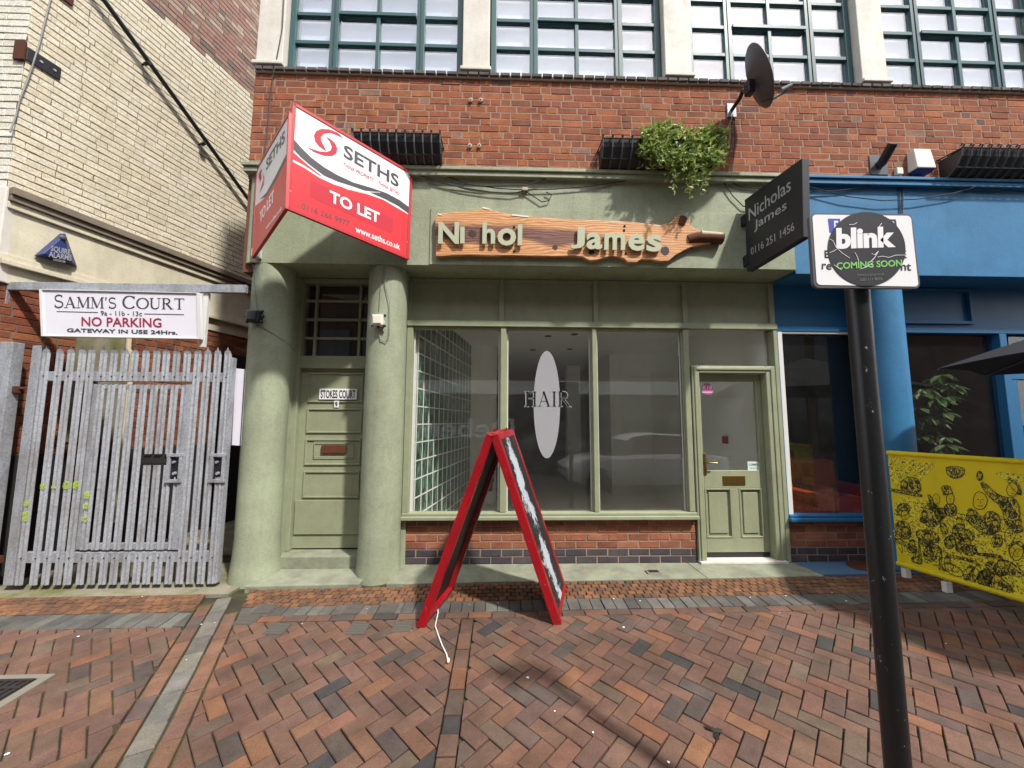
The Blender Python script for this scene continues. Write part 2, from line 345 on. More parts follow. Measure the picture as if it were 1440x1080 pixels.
def facing(p0, d1, d2):
    n = d1.cross(d2).normalized(); return n if n.dot(CAM - p0) > 0 else -n
def text(s, plane, bl, br, tl, mat, parent, bold=0.0, d=.0015, lift=.002, name='lettering', geo=None, label=None):
    f_ = (lambda q: on_plane(q[0], q[1], plane[0], plane[1]))
    B, C, T = f_(bl), f_(br), f_(tl); n = facing(B, C - B, T - B)
    v, f = geo or text_geo(s, bold)
    o = solidify(v, f, B + n * lift, C + n * lift, T + n * lift, n, d).build(name, mat, parent)
    if label: o['label'] = label
    return o
def shape(plane, pts, mat, parent, name, d=.001, lift=.001):
    P = [on_plane(x, y, plane[0], plane[1]) for x, y in pts]; n = Vector(plane[1]).normalized()
    if n.dot(CAM - P[0]) < 0: n = -n
    return MB().prism([p + n * lift for p in P], n * d).build(name, mat, parent)
def arc(cx, cy, rx, ry, a0, a1, n=14): return [(cx + rx * math.cos(math.radians(a0 + (a1 - a0) * i / n)), cy + ry * math.sin(math.radians(a0 + (a1 - a0) * i / n))) for i in range(n + 1)]
def stroke(pts, w):
    """ribbon along pts with width(s)"""
    n = len(pts); ws = w if isinstance(w, list) else [w] * n; v = []; f = []
    for i, (x, y) in enumerate(pts):
        a = pts[max(i - 1, 0)]; b = pts[min(i + 1, n - 1)]; dx, dy = b[0] - a[0], b[1] - a[1]; l = math.hypot(dx, dy) or 1
        v += [(x - dy / l * ws[i] / 2, y + dx / l * ws[i] / 2), (x + dy / l * ws[i] / 2, y - dx / l * ws[i] / 2)]
    for i in range(n - 1): f.append((2 * i, 2 * i + 1, 2 * i + 3, 2 * i + 2))
    return v, f
def vw(pts, lo, hi):   # thick where the pen runs vertically
    out = []
    for i in range(len(pts)):
        a = pts[max(i - 1, 0)]; b = pts[min(i + 1, len(pts) - 1)]; dx, dy = b[0] - a[0], b[1] - a[1]; l = math.hypot(dx, dy) or 1
        out.append(lo + (hi - lo) * abs(dy / l))
    return out
def serif_glyph(ch, wt=0):
    T, t = .125 + wt, .04 + wt; st = []; sf = lambda x, y: st.append(([(x - .14 - wt / 2, y), (x + .14 + wt / 2, y)], .035 + wt))
    def stem(x, w=T): st.append(([(x, 0), (x, 1)], w)); sf(x, .017); sf(x, .983)
    wd = .8
    if ch == 'H': stem(.16); stem(.66); st.append(([(.16, .53), (.66, .53)], t)); wd = .82
    elif ch == 'I': stem(.16); wd = .32
    elif ch == 'A': st.append(([(.1, 0), (.4, 1)], t)); st.append(([(.38, 1), (.72, 0)], T)); st.append(([(.2, .34), (.6, .34)], t)); sf(.1, .017); sf(.72, .017); wd = .86
    elif ch == 'R':
        stem(.16); p = [(.16, .98)] + arc(.38, .75, .22, .23, 90, -90, 10) + [(.16, .52)]; st.append((p, vw(p, t, T))); st.append(([(.36, .52), (.74, .02)], T)); sf(.76, .017); wd = .9
    elif ch == 'M':
        st.append(([(.12, 0), (.14, 1)], t)); st.append(([(.14, 1), (.48, .05)], T)); st.append(([(.48, .05), (.82, 1)], t)); st.append(([(.84, 1), (.86, 0)], T))
        sf(.12, .017); sf(.86, .017); st.append(([(0, .983), (.18, .983)], .035)); st.append(([(.8, .983), (.98, .983)], .035)); wd = 1.0
    elif ch == 'S':
        p = arc(.33, .74, .23, .235, 35, 260, 12) + arc(.33, .26, .26, .245, 80, -150, 12); st.append((p, vw(p[::-1], .1, .07))); st.append(([(.52, .78), (.52, .98)], .03)); st.append(([(.1, .02), (.1, .25)], .03)); wd = .66
    elif ch == 'C': p = arc(.45, .5, .4, .48, 42, 318, 22); st.append((p, vw(p, t, T))); st.append(([(.75, .74), (.75, .98)], .035)); wd = .84
    elif ch == 'O': p = arc(.47, .5, .42, .48, 0, 360, 28); st.append((p, vw(p, t, T))); wd = .94
    elif ch == 'U':
        p = [(.16, 1)] + [(.16, .35)] + arc(.44, .3, .28, .28, 180, 360, 12) + [(.72, 1)]; st.append((p, [T] * 3 + [T - .085 * i / (len(p) - 4) for i in range(len(p) - 3)])); sf(.16, .983); sf(.72, .983); wd = .88
    elif ch == 'T': stem(.4); st.append(([(.02, .975), (.78, .975)], .05)); st.append(([(.04, .8), (.04, .98)], .03)); st.append(([(.76, .8), (.76, .98)], .03)); wd = .8
    elif ch == "'": st.append(([(.1, 1), (.08, .72)], [.12, .04])); wd = .2
    else: wd = .35
    return st, wd
def serif_geo(s, gap=.06, big=(), wt=0):
    v = []; f = []; x = 0
    for i, ch in enumerate(s):
        k = 1.18 if i in big else 1.0
        st, wd = serif_glyph(ch, wt)
        for pts, w in st:
            a, b = stroke(pts, w); n = len(v); v += [(x + p[0] * k, p[1] * k) for p in a]; f += [tuple(j + n for j in q) for q in b]
        x += (wd + gap) * k
    X = max(p[0] for p in v); Y = max(p[1] for p in v)
    return [(p[0] / X, p[1] / Y) for p in v], f

# ------------------------------------------------------------------ small masonry pieces
PIECE = {}
def piece_geo(w, h, d, var, ch=.004, jit=.0025):
    rr = random.Random(hash((round(w, 3), round(h, 3), var)) & 0xffff)
    j = lambda: rr.uniform(-jit, jit)
    a, b = w / 2, h / 2
    o = [(-a + j(), -b + j()), (a + j(), -b + j()), (a + j(), b + j()), (-a + j(), b + j())]
    v = [(x, y, -d) for x, y in o] + [(x, y, -ch) for x, y in o] + [(x * (1 - ch / a), y * (1 - ch / b), j() * .6) for x, y in o]
    f = [(0, 1, 5, 4), (1, 2, 6, 5), (2, 3, 7, 6), (3, 0, 4, 7), (4, 5, 9, 8), (5, 6, 10, 9), (6, 7, 11, 10), (7, 4, 8, 11), (8, 9, 10, 11)]
    return v, f
def poly_geo(poly, d, ch=.003):
    n = len(poly); cx = sum(p[0] for p in poly) / n; cy = sum(p[1] for p in poly) / n
    ins = []
    for x, y in poly:
        l = math.hypot(x - cx, y - cy) or 1; k = max(0, 1 - ch * 1.4 / l); ins.append((cx + (x - cx) * k, cy + (y - cy) * k))
    v = [(x, y, -d) for x, y in poly] + [(x, y, -ch) for x, y in poly] + [(x, y, 0) for x, y in ins]
    f = [(i, (i + 1) % n, (i + 1) % n + n, i + n) for i in range(n)] + [(i + n, (i + 1) % n + n, (i + 1) % n + 2 * n, i + 2 * n) for i in range(n)] + [tuple(range(2 * n, 3 * n))]
    return v, f
def lay(items, parent, mat, name, stuff, nmax=300, rank=None):
    """items: (matrix, size (w,h,d) or polygon, tint). The nearest nmax are objects, the rest one joined part."""
    items = sorted(items, key=lambda it: rank(it[0].translation) if rank else (it[0].translation - CAM).length)
    rest = MB()
    for i, (mtx, sz, tint) in enumerate(items):
        var = random.randrange(5)
        if i < nmax:
            if isinstance(sz, tuple):
                k = (round(sz[0], 3), round(sz[1], 3), sz[2], var)
                if k not in PIECE:
                    v, f = piece_geo(*k); me = bpy.data.meshes.new(name); me.from_pydata(v, [], f); me.update()
                    at = me.color_attributes.new('tint', 'FLOAT_COLOR', 'POINT'); at.data.foreach_set('color', [1.0] * (4 * len(v)))
                    PIECE[k] = me
                me = PIECE[k]
                if not me.materials: me.materials.append(mat)
                elif me.materials[0] != mat: me = me.copy(); me.materials[0] = mat
            else:
                v, f = poly_geo(sz, .03); me = bpy.data.meshes.new(name); me.from_pydata(v, [], f); me.update(); me.materials.append(mat)
                at = me.color_attributes.new('tint', 'FLOAT_COLOR', 'POINT'); at.data.foreach_set('color', [1.0] * (4 * len(v)))
            o = bpy.data.objects.new(name, me); COL.objects.link(o); o.parent = parent
            o.matrix_local = Matrix.Translation(-WO.get(parent.name, Vector((0, 0, 0)))) @ mtx; o.color = (*tint, 1)
        else:
            v, f = piece_geo(sz[0], sz[1], sz[2], var) if isinstance(sz, tuple) else poly_geo(sz, .03)
            rest.add([mtx @ Vector(p) for p in v], f, tint)
    if rest.v: tag(rest.build(stuff, mat, parent), kind='stuff')
def frame(o, u, v):
    u = Vector(u).normalized(); v = Vector(v).normalized(); w = u.cross(v).normalized(); v = w.cross(u)
    return Matrix(((u.x, v.x, w.x, o[0]), (u.y, v.y, w.y, o[1]), (u.z, v.z, w.z, o[2]), (0, 0, 0, 1)))
def jit(c, a=.12, b=.05):
    k = U(1 - a, 1 + a); return tuple(max(.004, x * k * U(1 - b, 1 + b)) for x in c)
def pick(pal):
    t = R() * sum(w for w, _ in pal)
    for w, c in pal:
        t -= w
        if t <= 0: return lin(c)
    return lin(pal[-1][1])
def courses(org, u, length, z0, z1, pal, rows=None, bond='mix', ch=.075, proud=.006, lo=.213, hd=.1, palfn=None, gap=.011, d=.03, var=.15, vg=None, tilt=.006):
    """wall pieces: org (x,y) start, u = horizontal direction; wall normal is u x up"""
    u = Vector((u[0], u[1], 0)).normalized(); out = []; n = int(round((z1 - z0) / ch)); hh = (z1 - z0) / n
    nrm = u.cross(Vector((0, 0, 1)))
    for r in range(n):
        zc = z0 + (r + .5) * hh; s = -U(0, .2) if bond == 'mix' else -(lo + gap) / 2 * (r % 2); k = random.randrange(4)
        while s < length:
            if bond == 'mix': w = hd if (k % 3 == 2 or R() < .22) else lo; k += 1
            else: w = lo
            if s <= 0 and s + w < .06: s = 0.0
            a, b = max(s, 0), min(s + w, length)
            if b - a > .03:
                c = Vector((org[0], org[1], 0)) + u * ((a + b) / 2) + Vector((0, 0, zc)) + nrm * (proud + U(-.002, .002))
                tint = jit(palfn(c) if palfn else pick(pal), var, var * .3)
                out.append((frame(c, u + Vector((0, 0, U(-tilt, tilt))), (0, 0, 1)), (round(b - a, 2), hh - gap, d), tint))
            s += w + (gap if vg is None else vg)
    return out

# ================================================================== THE GROUND
g = MB(); xs = [-400, -60, -14, -6, -3, 0, 3, 5.5, 8, 14, 60, 400]; ys = [-400, -60, -20, -9, -6, -4, -2, -.5, .3, 8, 60, 400]
for y in ys:
    for x in xs: g.v.append((x, y, gz(x, y) - .034))
nx = len(xs)
for j in range(len(ys) - 1):
    for i in range(nx - 1): g.f.append((j * nx + i, j * nx + i + 1, (j + 1) * nx + i + 1, (j + 1) * nx + i))
ground = tag(g.build('ground', M['joint']), kind='structure')
rd = MB()
for x0, x1 in ((-30, 30),): rd.add([(x0, -40, gz(x0, -40) - .026), (x1, -40, gz(x1, -40) - .026), (x1, -6.0, gz(x1, -6) - .026), (x0, -6.0, gz(x0, -6) - .026)], [(0, 1, 2, 3)])
tag(rd.build('road', M['asphalt']), kind='structure')
BW, BL = .0925, .185
def clip(poly, reg):
    out = poly
    n = len(reg)
    for i in range(n):
        (x0, y0), (x1, y1) = reg[i], reg[(i + 1) % n]; inp = out; out = []
        if not inp: break
        sd = lambda p: (x1 - x0) * (p[1] - y0) - (y1 - y0) * (p[0] - x0)
        for k in range(len(inp)):
            a, b = inp[k - 1], inp[k]; da, db = sd(a), sd(b)
            if da >= 0 and db >= 0: out.append(b)
            elif da >= 0 > db: t = da / (da - db); out.append((a[0] + (b[0] - a[0]) * t, a[1] + (b[1] - a[1]) * t))
            elif db >= 0 > da: t = da / (da - db); out += [(a[0] + (b[0] - a[0]) * t, a[1] + (b[1] - a[1]) * t), b]
    return out
def area(p): return abs(sum(p[i - 1][0] * p[i][1] - p[i][0] * p[i - 1][1] for i in range(len(p)))) / 2
PAVE = [(26, '6a5043'), (24, '644c41'), (15, '715242'), (15, '5c4b42'), (6, '79553f'), (6, '534842'), (1.6, '403d3c'), (4, '645446')]
def gmat(x, y, ux, uy, dz=0):
    vx, vy = -uy, ux
    tx, ty = U(-.006, .006), U(-.006, .006)
    return frame((x, y, gz(x, y) + dz), (ux, uy, GA * uy + GB * ux + tx), (vx, vy, GA * vy + GB * vx + ty))
def put_block(items, cx, cy, ux, uy, w, h, reg, pal, g_=.0058, d=.03):
    vx, vy = -uy, ux; q = [(cx + ux * a * w / 2 + vx * b * h / 2, cy + uy * a * w / 2 + vy * b * h / 2) for a, b in ((-1, -1), (1, -1), (1, 1), (-1, 1))]
    c = clip(q, reg); A = area(c) if len(c) > 2 else 0
    if A < .0012: return
    m = gmat(cx, cy, ux, uy, U(-.003, .002)); t = jit(pick(pal), .1, .04)
    if A > .97 * w * h: items.append((m, (w - g_, h - g_, d), t)); return
    loc = []
    for x, y in c:
        a, b = (x - cx) * ux + (y - cy) * uy, (x - cx) * vx + (y - cy) * vy; loc.append((a, b))
    # drop doubled points, pull in by half a joint
    l2 = []
    for p in loc:
        if not l2 or math.hypot(p[0] - l2[-1][0], p[1] - l2[-1][1]) > .006: l2.append(p)
    if len(l2) > 1 and math.hypot(l2[0][0] - l2[-1][0], l2[0][1] - l2[-1][1]) < .006: l2.pop()
    if len(l2) < 3: return
    mx_, my_ = sum(p[0] for p in l2) / len(l2), sum(p[1] for p in l2) / len(l2)
    l2 = [(mx_ + (x - mx_) * .95, my_ + (y - my_) * .95) for x, y in l2]
    items.append((m, l2, t))
def herring(reg, org, pal=PAVE):
    items = []; s = math.sqrt(.5); a = (s, s); b = (s, -s)
    x0 = min(p[0] for p in reg); x1 = max(p[0] for p in reg); y0 = min(p[1] for p in reg); y1 = max(p[1] for p in reg)
    N = 85
    for i in range(-N, N):
        for j in range(-N, N):
            m = (i - j) % 4
            if m not in (0, 3): continue
            if m == 0: ca, cb = (i + 1) * BW, (j + .5) * BW
            else: ca, cb = (i + .5) * BW, (j + 1) * BW
            x = org[0] + a[0] * ca + b[0] * cb; y = org[1] + a[1] * ca + b[1] * cb
            if x < x0 - .15 or x > x1 + .15 or y < y0 - .15 or y > y1 + .15: continue
            if m == 0: put_block(items, x, y, s, s, BL, BW, reg, pal)
            else: put_block(items, x, y, s, -s, BL, BW, reg, pal)
    return items
def pavement(name, reg):
    z = MB().add([(x, y, gz(x, y) - .02) for x, y in reg], [tuple(range(len(reg)))]).build(name, M['joint']); return tag(z, kind='structure')
def vis(p): # rank pieces by how near they are, things behind the frame last
    d = p - CAM; f_ = d.dot(cf); ok = f_ > .2 and abs(d.dot(cr) / f_) < 1.36 and d.dot(cu) / f_ > -1.03
    return d.length + (0 if ok else 50)
PR = [(-.20, -3.6), (8.0, -3.6), (8.0, -.99), (-.20, -.99)]
pr = pavement('pavement_right', PR); lay(herring(PR, (.215, -1.952)), pr, M['block'], 'paving_block', 'paving_block_rest', 300, vis)
def L1(t, off): # the slanting granite line: t = 0 at the column, 1 at the frame's lower edge
    A, B = Vector((-2.393, -.614)), Vector((-1.715, -2.182)); d = (B - A).normalized(); n = Vector((-d.y, d.x)); p = A + (B - A) * t + n * off; return (p.x, p.y)
e = lambda off, y: (lambda a, b: a[0] + (b[0] - a[0]) * (y - a[1]) / (b[1] - a[1]))(L1(0, off), L1(1, off))
PM = [(e(.17, -3.1), -3.1), (-.305, -3.1), (-.305, -.99), (e(.17, -.99), -.99)]
pm = pavement('pavement_middle', PM); lay(herring(PM, (-.70, -1.99)), pm, M['block'], 'paving_block', 'paving_block_rest', 300, vis)
PL = [(-6.5, -3.1), (e(-.17, -3.1), -3.1), (e(-.17, -1.03), -1.03), (-6.5, -1.03)]
pl_ = pavement('pavement_left', PL); lay(herring(PL, (-2.30, -1.93)), pl_, M['block'], 'paving_block', 'paving_block_rest', 300, vis)
# straight line of blocks between the two right-hand panels, and the granite line with its brick borders
BIG = [(-9, -9), (9, -9), (9, 9), (-9, 9)]
tr_ = []
y = -1.0
while y > -3.1:
    l = .185 if R() < .7 else .125
    put_block(tr_, -.2525, y - l / 2, 0, 1, l, .095, BIG, PAVE); y -= l
tl_ = pavement('block_line', [(-.303, -3.1), (-.202, -3.1), (-.202, -.99), (-.303, -.99)]); lay(tr_, tl_, M['block'], 'paving_block', 'x')
gl_ = []; A, B = Vector(L1(0, 0)), Vector(L1(1, 0)); d = (B - A).normalized(); s = -.02
while s < 2.75:
    l = U(.17, .26); c = A + d * (s + l / 2); put_block(gl_, c.x, c.y, d.x, d.y, l, .115, BIG, [(3, '6e6962'), (2, '625d57'), (2, '78736a')]); s += l
gline = pavement('granite_line', [L1(-.01, -.17), L1(1.6, -.17), L1(1.6, .17), L1(-.01, .17)][::-1]); lay(gl_, gline, M['granite'], 'granite_sett', 'x')
bd = []
for off, s0 in ((-.113, .06), (.113, .3)):
    s = s0
    while s < 2.75:
        l = .185; c = Vector(L1(0, off)) + d * (s + l / 2); put_block(bd, c.x, c.y, d.x, d.y, l, .095, BIG, [(3, '7a5a48'), (2, '6f5548'), (1, '5e5049')]); s += l
lay(bd, gline, M['block'], 'paving_block', 'x')
# bands that run along the shop fronts
GR = [(3, '605d58'), (2, '55534f'), (2, '6b6862')]; OR = [(4, '705039'), (3, '654938'), (2, '7a563d'), (1, '584638')]
def band(name, x0, x1, y0, y1, w, h, pal, mat, skew=0, stuff=None, cut=None, pn='sett'):
    reg = [(x0, y0), (x1, y0), (x1, y1), (x0, y1)]
    if cut: reg = cut
    b_ = pavement(name, reg); it = []; n = max(1, int(round((y1 - y0) / h))); hh = (y1 - y0) / n
    for r in range(n):
        x = min(p[0] for p in reg) - w + (w / 2 if r % 2 else 0) * (stuff is not None)
        while x < max(p[0] for p in reg):
            put_block(it, x + w / 2, y0 + (r + .5) * hh + U(-.003, .003), 1, 0, w, hh, reg, pal, .009 if stuff else .0055); x += w
    lay(it, b_, mat, pn, stuff or 'rest', 0 if stuff else 300, vis); return b_
band('sett_band_right', -.9, 8.0, -.725, -.405, .074, .062, OR, M['sett'], stuff='small_sett')
band('granite_band_right', -1.0, 8.0, -.9, -.729, .098, .171, GR, M['granite'], pn='granite_block')
band('brick_row_right', -1.0, 8.0, -.986, -.904, .187, .082, PAVE, M['block'], pn='paving_block')
cl = lambda y0, y1, s: ([(e(.17, y0), y0), (-.9, y0), (-.9, y1), (e(.17, y1), y1)] if s > 0 else [(-6.5, y0), (e(-.17, y0), y0), (e(-.17, y1), y1), (-6.5, y1)])
band('sett_band_middle', -2.4, -.9, -.76, -.45, .074, .062, OR, M['sett'], stuff='small_sett', cut=cl(-.76, -.45, 1))
cm = cl(-.9, -.762, 1); cm[1] = (-1.002, -.9); cm[2] = (-1.002, -.762)
band('granite_band_middle', -2.4, -1.0, -.9, -.762, .098, .14, GR, M['granite'], cut=cm, pn='granite_block')
cm = cl(-.986, -.904, 1); cm[1] = (-1.002, -.986); cm[2] = (-1.002, -.904)
band('brick_row_middle', -2.4, -1.0, -.986, -.904, .187, .082, PAVE, M['block'], cut=cm, pn='paving_block')
band('sett_band_left', -6.5, -2.4, -.81, -.52, .074, .058, OR, M['sett'], stuff='small_sett', cut=cl(-.81, -.52, -1))
band('granite_band_left', -6.5, -2.4, -1.026, -.814, .1, .212, GR, M['granite'], cut=cl(-1.026, -.814, -1), pn='granite_block')
ap = [(-6.5, -.52), (-2.42, -.52), (-2.42, 3.2), (-6.5, 3.2)]
m = MB(); m.prism([Vector((x, y, gz(x, y) - .06)) for x, y in ap], (0, 0, .055)); tag(m.build('gateway_floor', M['concrete']), kind='structure')
# painted concrete strip at the foot of the shop fronts
def strip(name, x0, x1, y0, mat):
    m = MB(); m.hexa([(x0, y0, gz(x0, y0) - .08), (x1, y0, gz(x1, y0) - .08), (x1, .0, -.1), (x0, .0, -.1), (x0, y0, gz(x0, y0) + .004), (x1, y0, gz(x1, y0) + .004), (x1, .0, .003), (x0, .0, .003)])
    return tag(m.build(name, mat, bevel=.006), kind='structure')
strip('pavement_strip_green', -1.06, 1.98, -.40, M['strip']); strip('pavement_strip_door', 1.985, 3.13, -.40, M['strip']); strip('pavement_strip_blue', 3.135, 8.8, -.37, M['strip_blue'])

# ================================================================== BRICK BUILDING (upper storey)
BR = [(10, '98593d'), (9, '91553e'), (7, '9e6041'), (3.5, '87513e'), (4, 'a66745'), (.5, '735247'), (.6, '8f6d5c')]
bb = thing('brick_building', (1.8, 2.5, 0), 'red brick upper storey with white pillars and green framed windows above both shopfronts', 'building')
w_ = MB().box(-2.655, 9.0, -.318, .2, 4.0, 5.203).build('brick_wall', M['mortar'], bb)
lay(courses((-2.66, -.318), (1, 0), 11.65, 4.125, 5.2, BR, proud=.003, gap=.0085, var=.055), w_, M['brick'], 'brick', 'brick_rest', 300)
DK = [(3, '5c5756'), (2, '68625f'), (1, '746c68')]
sl_ = MB().box(-2.66, 9.0, -.34, .1, 5.205, 5.222).build('window_ledge', M['white'], bb)
lay(courses((-2.64, -.352), (1, 0), 11.6, 5.205, 5.255, DK, ch=.05, lo=.104, hd=.104, proud=.012, d=.2), sl_, M['brick'], 'ledge_brick', 'x', 300)
sd = MB().box(-2.655, -2.4, -.3, 5.2, 3.0, 7.3); sd.box(-2.6, -2.4, .3, 5.2, -.2, 3.0); sd.build('side_wall', plain('side_brick', '6d4a3c', .95, 0, .6, .2, .5, 12), bb)
MB().box(-2.66, 9.0, -.3, 5.2, 7.3, 7.6).build('parapet', M['brick'] if False else plain('parapet_brick', '6d4a3c', .95), bb)
MB().box(-2.4, 9.0, 5.0, 5.2, 3.0, 7.3).build('rear_wall', M['room_dark'], bb)
PX = [(-2.655, -2.375), (-.445, -.15), (1.797, 2.09), (4.03, 4.325), (6.27, 6.56), (8.51, 8.8)]
MB().box(8.8, 9.0, -.3, 5.2, -.2, 7.3).build('side_wall', M['mortar_dark'], bb)
for a, b in PX:
    p = MB().box(a, b, -.335, -.06, 5.268, 7.3).build('pillar', M['pillar'], bb, .008)
    MB().box(a - .02, b + .02, -.375, -.062, 5.222 + .045, 5.31).build('pillar_base', M['pillar'], p, .008)
for i in range(5):
    x0, x1 = PX[i][1] + .012, PX[i + 1][0] - .012; z0, z1 = 5.27, 7.28; yf = -.25
    fr = MB(); fr.box(x0, x0 + .06, yf, yf + .09, z0, z1); fr.box(x1 - .06, x1, yf, yf + .09, z0, z1); fr.box(x0 + .06, x1 - .06, yf, yf + .09, z0, z0 + .055)
    win = fr.build('window', M['teal'], bb, .004)
    ws = (x1 - x0 - .12); cs = [x0 + .06]; rel = [.235, .27, .265, .23]
    for r_ in rel: cs.append(cs[-1] + ws * r_)
    rows = [z0 + .055 + .345 * k for k in range(6)]
    for k in (1, 2, 3): # mullions: the outer two are doubled
        w2 = .045 if k != 2 else .02
        mm_ = MB(); mm_.box(cs[k] - w2, cs[k] + w2, yf + .004, yf + .085, z0 + .056, z1); mm_.build('mullion', M['teal'], win, .003)
        if k != 2: MB().box(cs[k] - .004, cs[k] + .004, yf - .004, yf + .003, z0 + .056, z1).build('mullion_joint', M['black_plastic'], win)
    for k in range(4):
        a = cs[k] + (.046 if k in (1, 3) else (.001 if k == 0 else .021)); b = cs[k + 1] - (.046 if k in (0, 2) else (.021 if k == 1 else .001))
        for j in range(5):
            if j: MB().box(a, b, yf + .008, yf + .08, rows[j] - .021, rows[j] + .021).build('glazing_bar', M['teal'], win, .003)
            lo_, hi_ = rows[j] + (.022 if j else 0), rows[j + 1] - .022
            MB().box(a, b, yf + .035, yf + .043, lo_, min(hi_, z1)).build('pane', M['glass_up'], win)
    MB().box(cs[1] + .05, cs[3] - .05, yf - .012, yf + .006, rows[2] - .012, rows[2] + .03).build('casement_rail', M['teal'], win, .003)
    bl_ = MB()
    n = 1
    for k in range(n):
        a = x0 + .07 + (x1 - x0 - .14) * k / n; bl_.box(a, a + (x1 - x0 - .14) / n - .006, yf + .1 + (.004 if k % 2 else 0), yf + .106 + (.004 if k % 2 else 0), z0, z1)
    bl_.build('blind', M['blind'], win)

# ================================================================== GREEN SHOPFRONT
gs = thing('green_shopfront', (.3, 0, 0), 'sage green shopfront with round columns, wide shop window and two panelled doors', 'shopfront')
fz0, fz1 = 3.085, 4.03
m = MB(); m.box(-2.56, 3.104, -.34, .07, fz0, fz1)
m.lathe([(.07, fz0), (.07, fz1)], (-2.562, -.27, 0), n=20); m.box(-2.632, -2.56, -.27, 0, fz0, fz1)
fas = m.build('fascia', M['green'], gs, 0)
m = MB(); m.box(-2.66, 3.104, -.395, -.002, 4.032, 4.085); m.box(-2.67, 3.104, -.415, -.003, 4.087, 4.125); m.build('cornice', M['green'], gs, .006)
MB().box(-.745, 3.1, -.353, -.341, 3.088, 3.70).build('fascia_board', M['green'], gs, .003)
for cx, fl in ((-2.42, .03), (-1.215, .016)):
    prof = [(.2 + fl, -.16), (.2 + fl, -.02), (.2 + fl * .6, .06), (.2 + fl * .25, .16), (.2, .34), (.199, 1.2), (.2, 1.9), (.199, 3.083)]
    m = MB(); m.lathe(prof, (cx, -.14, 0), n=48); m.build('column', M['green'], gs, 0, True)
m = MB(); m.box(-2.615, -2.262, -.12, .3, -.15, 3.08); m.build('reveal', M['green'], gs); MB().box(-1.40, -1.035, -.08, .3, -.15, 3.08).build('reveal', M['green'], gs)
# transom panels over the window
tp = MB().box(-1.03, 3.09, .035, .06, 2.585, 3.083).build('transom_panel', M['green_wood'], gs)
for x in (-1.03, .0, 1.06, 2.075, 3.078): MB().box(x - .028, x + .028, .005, .034, 2.587, 3.08).build('panel_post', M['green_wood'], tp, .004)
for a, b in ((-1.0, -.03), (.03, 1.03), (1.09, 2.045), (2.105, 3.05)):
    for q in ((a, b, 2.587, 2.61), (a, b, 3.04, 3.08)): MB().box(q[0], q[1], .016, .034, q[2], q[3]).build('panel_bead', M['green_wood'], tp, .004)
# window frame
wf = thing_part = MB().box(-1.03, -.965, -.03, .09, .53, 2.584).build('shop_window', M['green_wood'], gs, .005)
MB().box(-1.03, 3.09, -.045, .034, 2.522, 2.584).build('transom', M['green_wood'], wf, .005)
MB().box(-.965, 2.0, -.01, .034, 2.49, 2.52).build('frame_bead', M['green_wood'], wf, .004)
for a, b in ((-.02, .065), (.99, 1.062), (2.01, 2.095)):
    MB().box(a + .012, b - .012, -.03, .085, .532, 2.52).build('mullion', M['green_wood'], wf, .006)
    MB().box(a, b, .0, .025, .534, 2.5).build('mullion_bead', M['green_wood'], wf, .004)
MB().box(3.045, 3.088, -.035, .085, .0, 2.52).build('jamb', M['green_wood'], wf, .005)
m = MB(); m.box(-1.06, 2.1, -.085, .06, .462, .5); m.box(-1.03, 2.095, -.045, .06, .5, .53); m.build('sill', M['green_wood'], wf, .007)
GY = .05
for a, b in ((-.963, -.02), (.066, .99), (1.063, 2.01)):
    MB().box(a, b, GY, GY + .006, .531, 2.489).build('pane', M['glass'], wf)
    m = MB(); m.box(a, a + .012, GY - .012, GY - .002, .531, 2.489); m.box(b - .012, b, GY - .012, GY - .002, .531, 2.489); m.build('putty', M['white_wood'], wf)
MB().box(2.096, 3.044, GY, GY + .006, 2.112, 2.521).build('pane', M['glass'], wf)
# stall riser
LB = [(5, '995f49'), (4, '8c5846'), (3, 'a26a50')]; LD = [(3, '48434a'), (2, '524c50')]
def riser(par, x0, x1):
    w = MB().box(x0, x1, .004, .2, -.05, .462).build('stall_riser', M['mortar'], par)
    it = courses((x0, .004), (1, 0), x1 - x0, .155, .46, LB, bond='run', ch=.076, d=.02) + courses((x0, .004), (1, 0), x1 - x0, .0, .152, LD, bond='run', ch=.076, d=.02)
    lay(it, w, M['brick'], 'brick', 'x'); return w
riser(gs, -.985, 2.09); MB().box(-1.035, -.986, -.02, .2, -.03, .462).build('plinth_post', M['green'], gs, .004)
# shop door (right)
dr = MB()
DY = .062
fr = MB(); fr.box(2.1, 2.186, -.03, .09, .03, 2.108); fr.box(2.936, 3.044, -.03, .09, .03, 2.108); fr.box(2.186, 2.936, -.03, .09, 2.028, 2.108)
df = fr.build('door_frame', M['green_wood'], gs, .008)
fr = MB(); fr.box(2.125, 2.15, -.042, -.029, .03, 2.09); fr.box(2.985, 3.01, -.042, -.029, .03, 2.09); fr.box(2.15, 2.985, -.042, -.029, 2.06, 2.09); fr.build('architrave', M['green_wood'], df, .006)
fr = MB(); fr.box(2.19, 2.238, DY, DY + .045, .085, 2.024); fr.box(2.874, 2.934, DY, DY + .045, .085, 2.024); fr.box(2.238, 2.874, DY, DY + .045, 1.944, 2.024); fr.box(2.238, 2.874, DY, DY + .045, .763, .955)
fr.box(2.238, 2.874, DY, DY + .045, .085, .236); fr.box(2.532, 2.618, DY, DY + .045, .236, .763)
door = fr.build('shop_door', M['green_wood'], gs, .004)
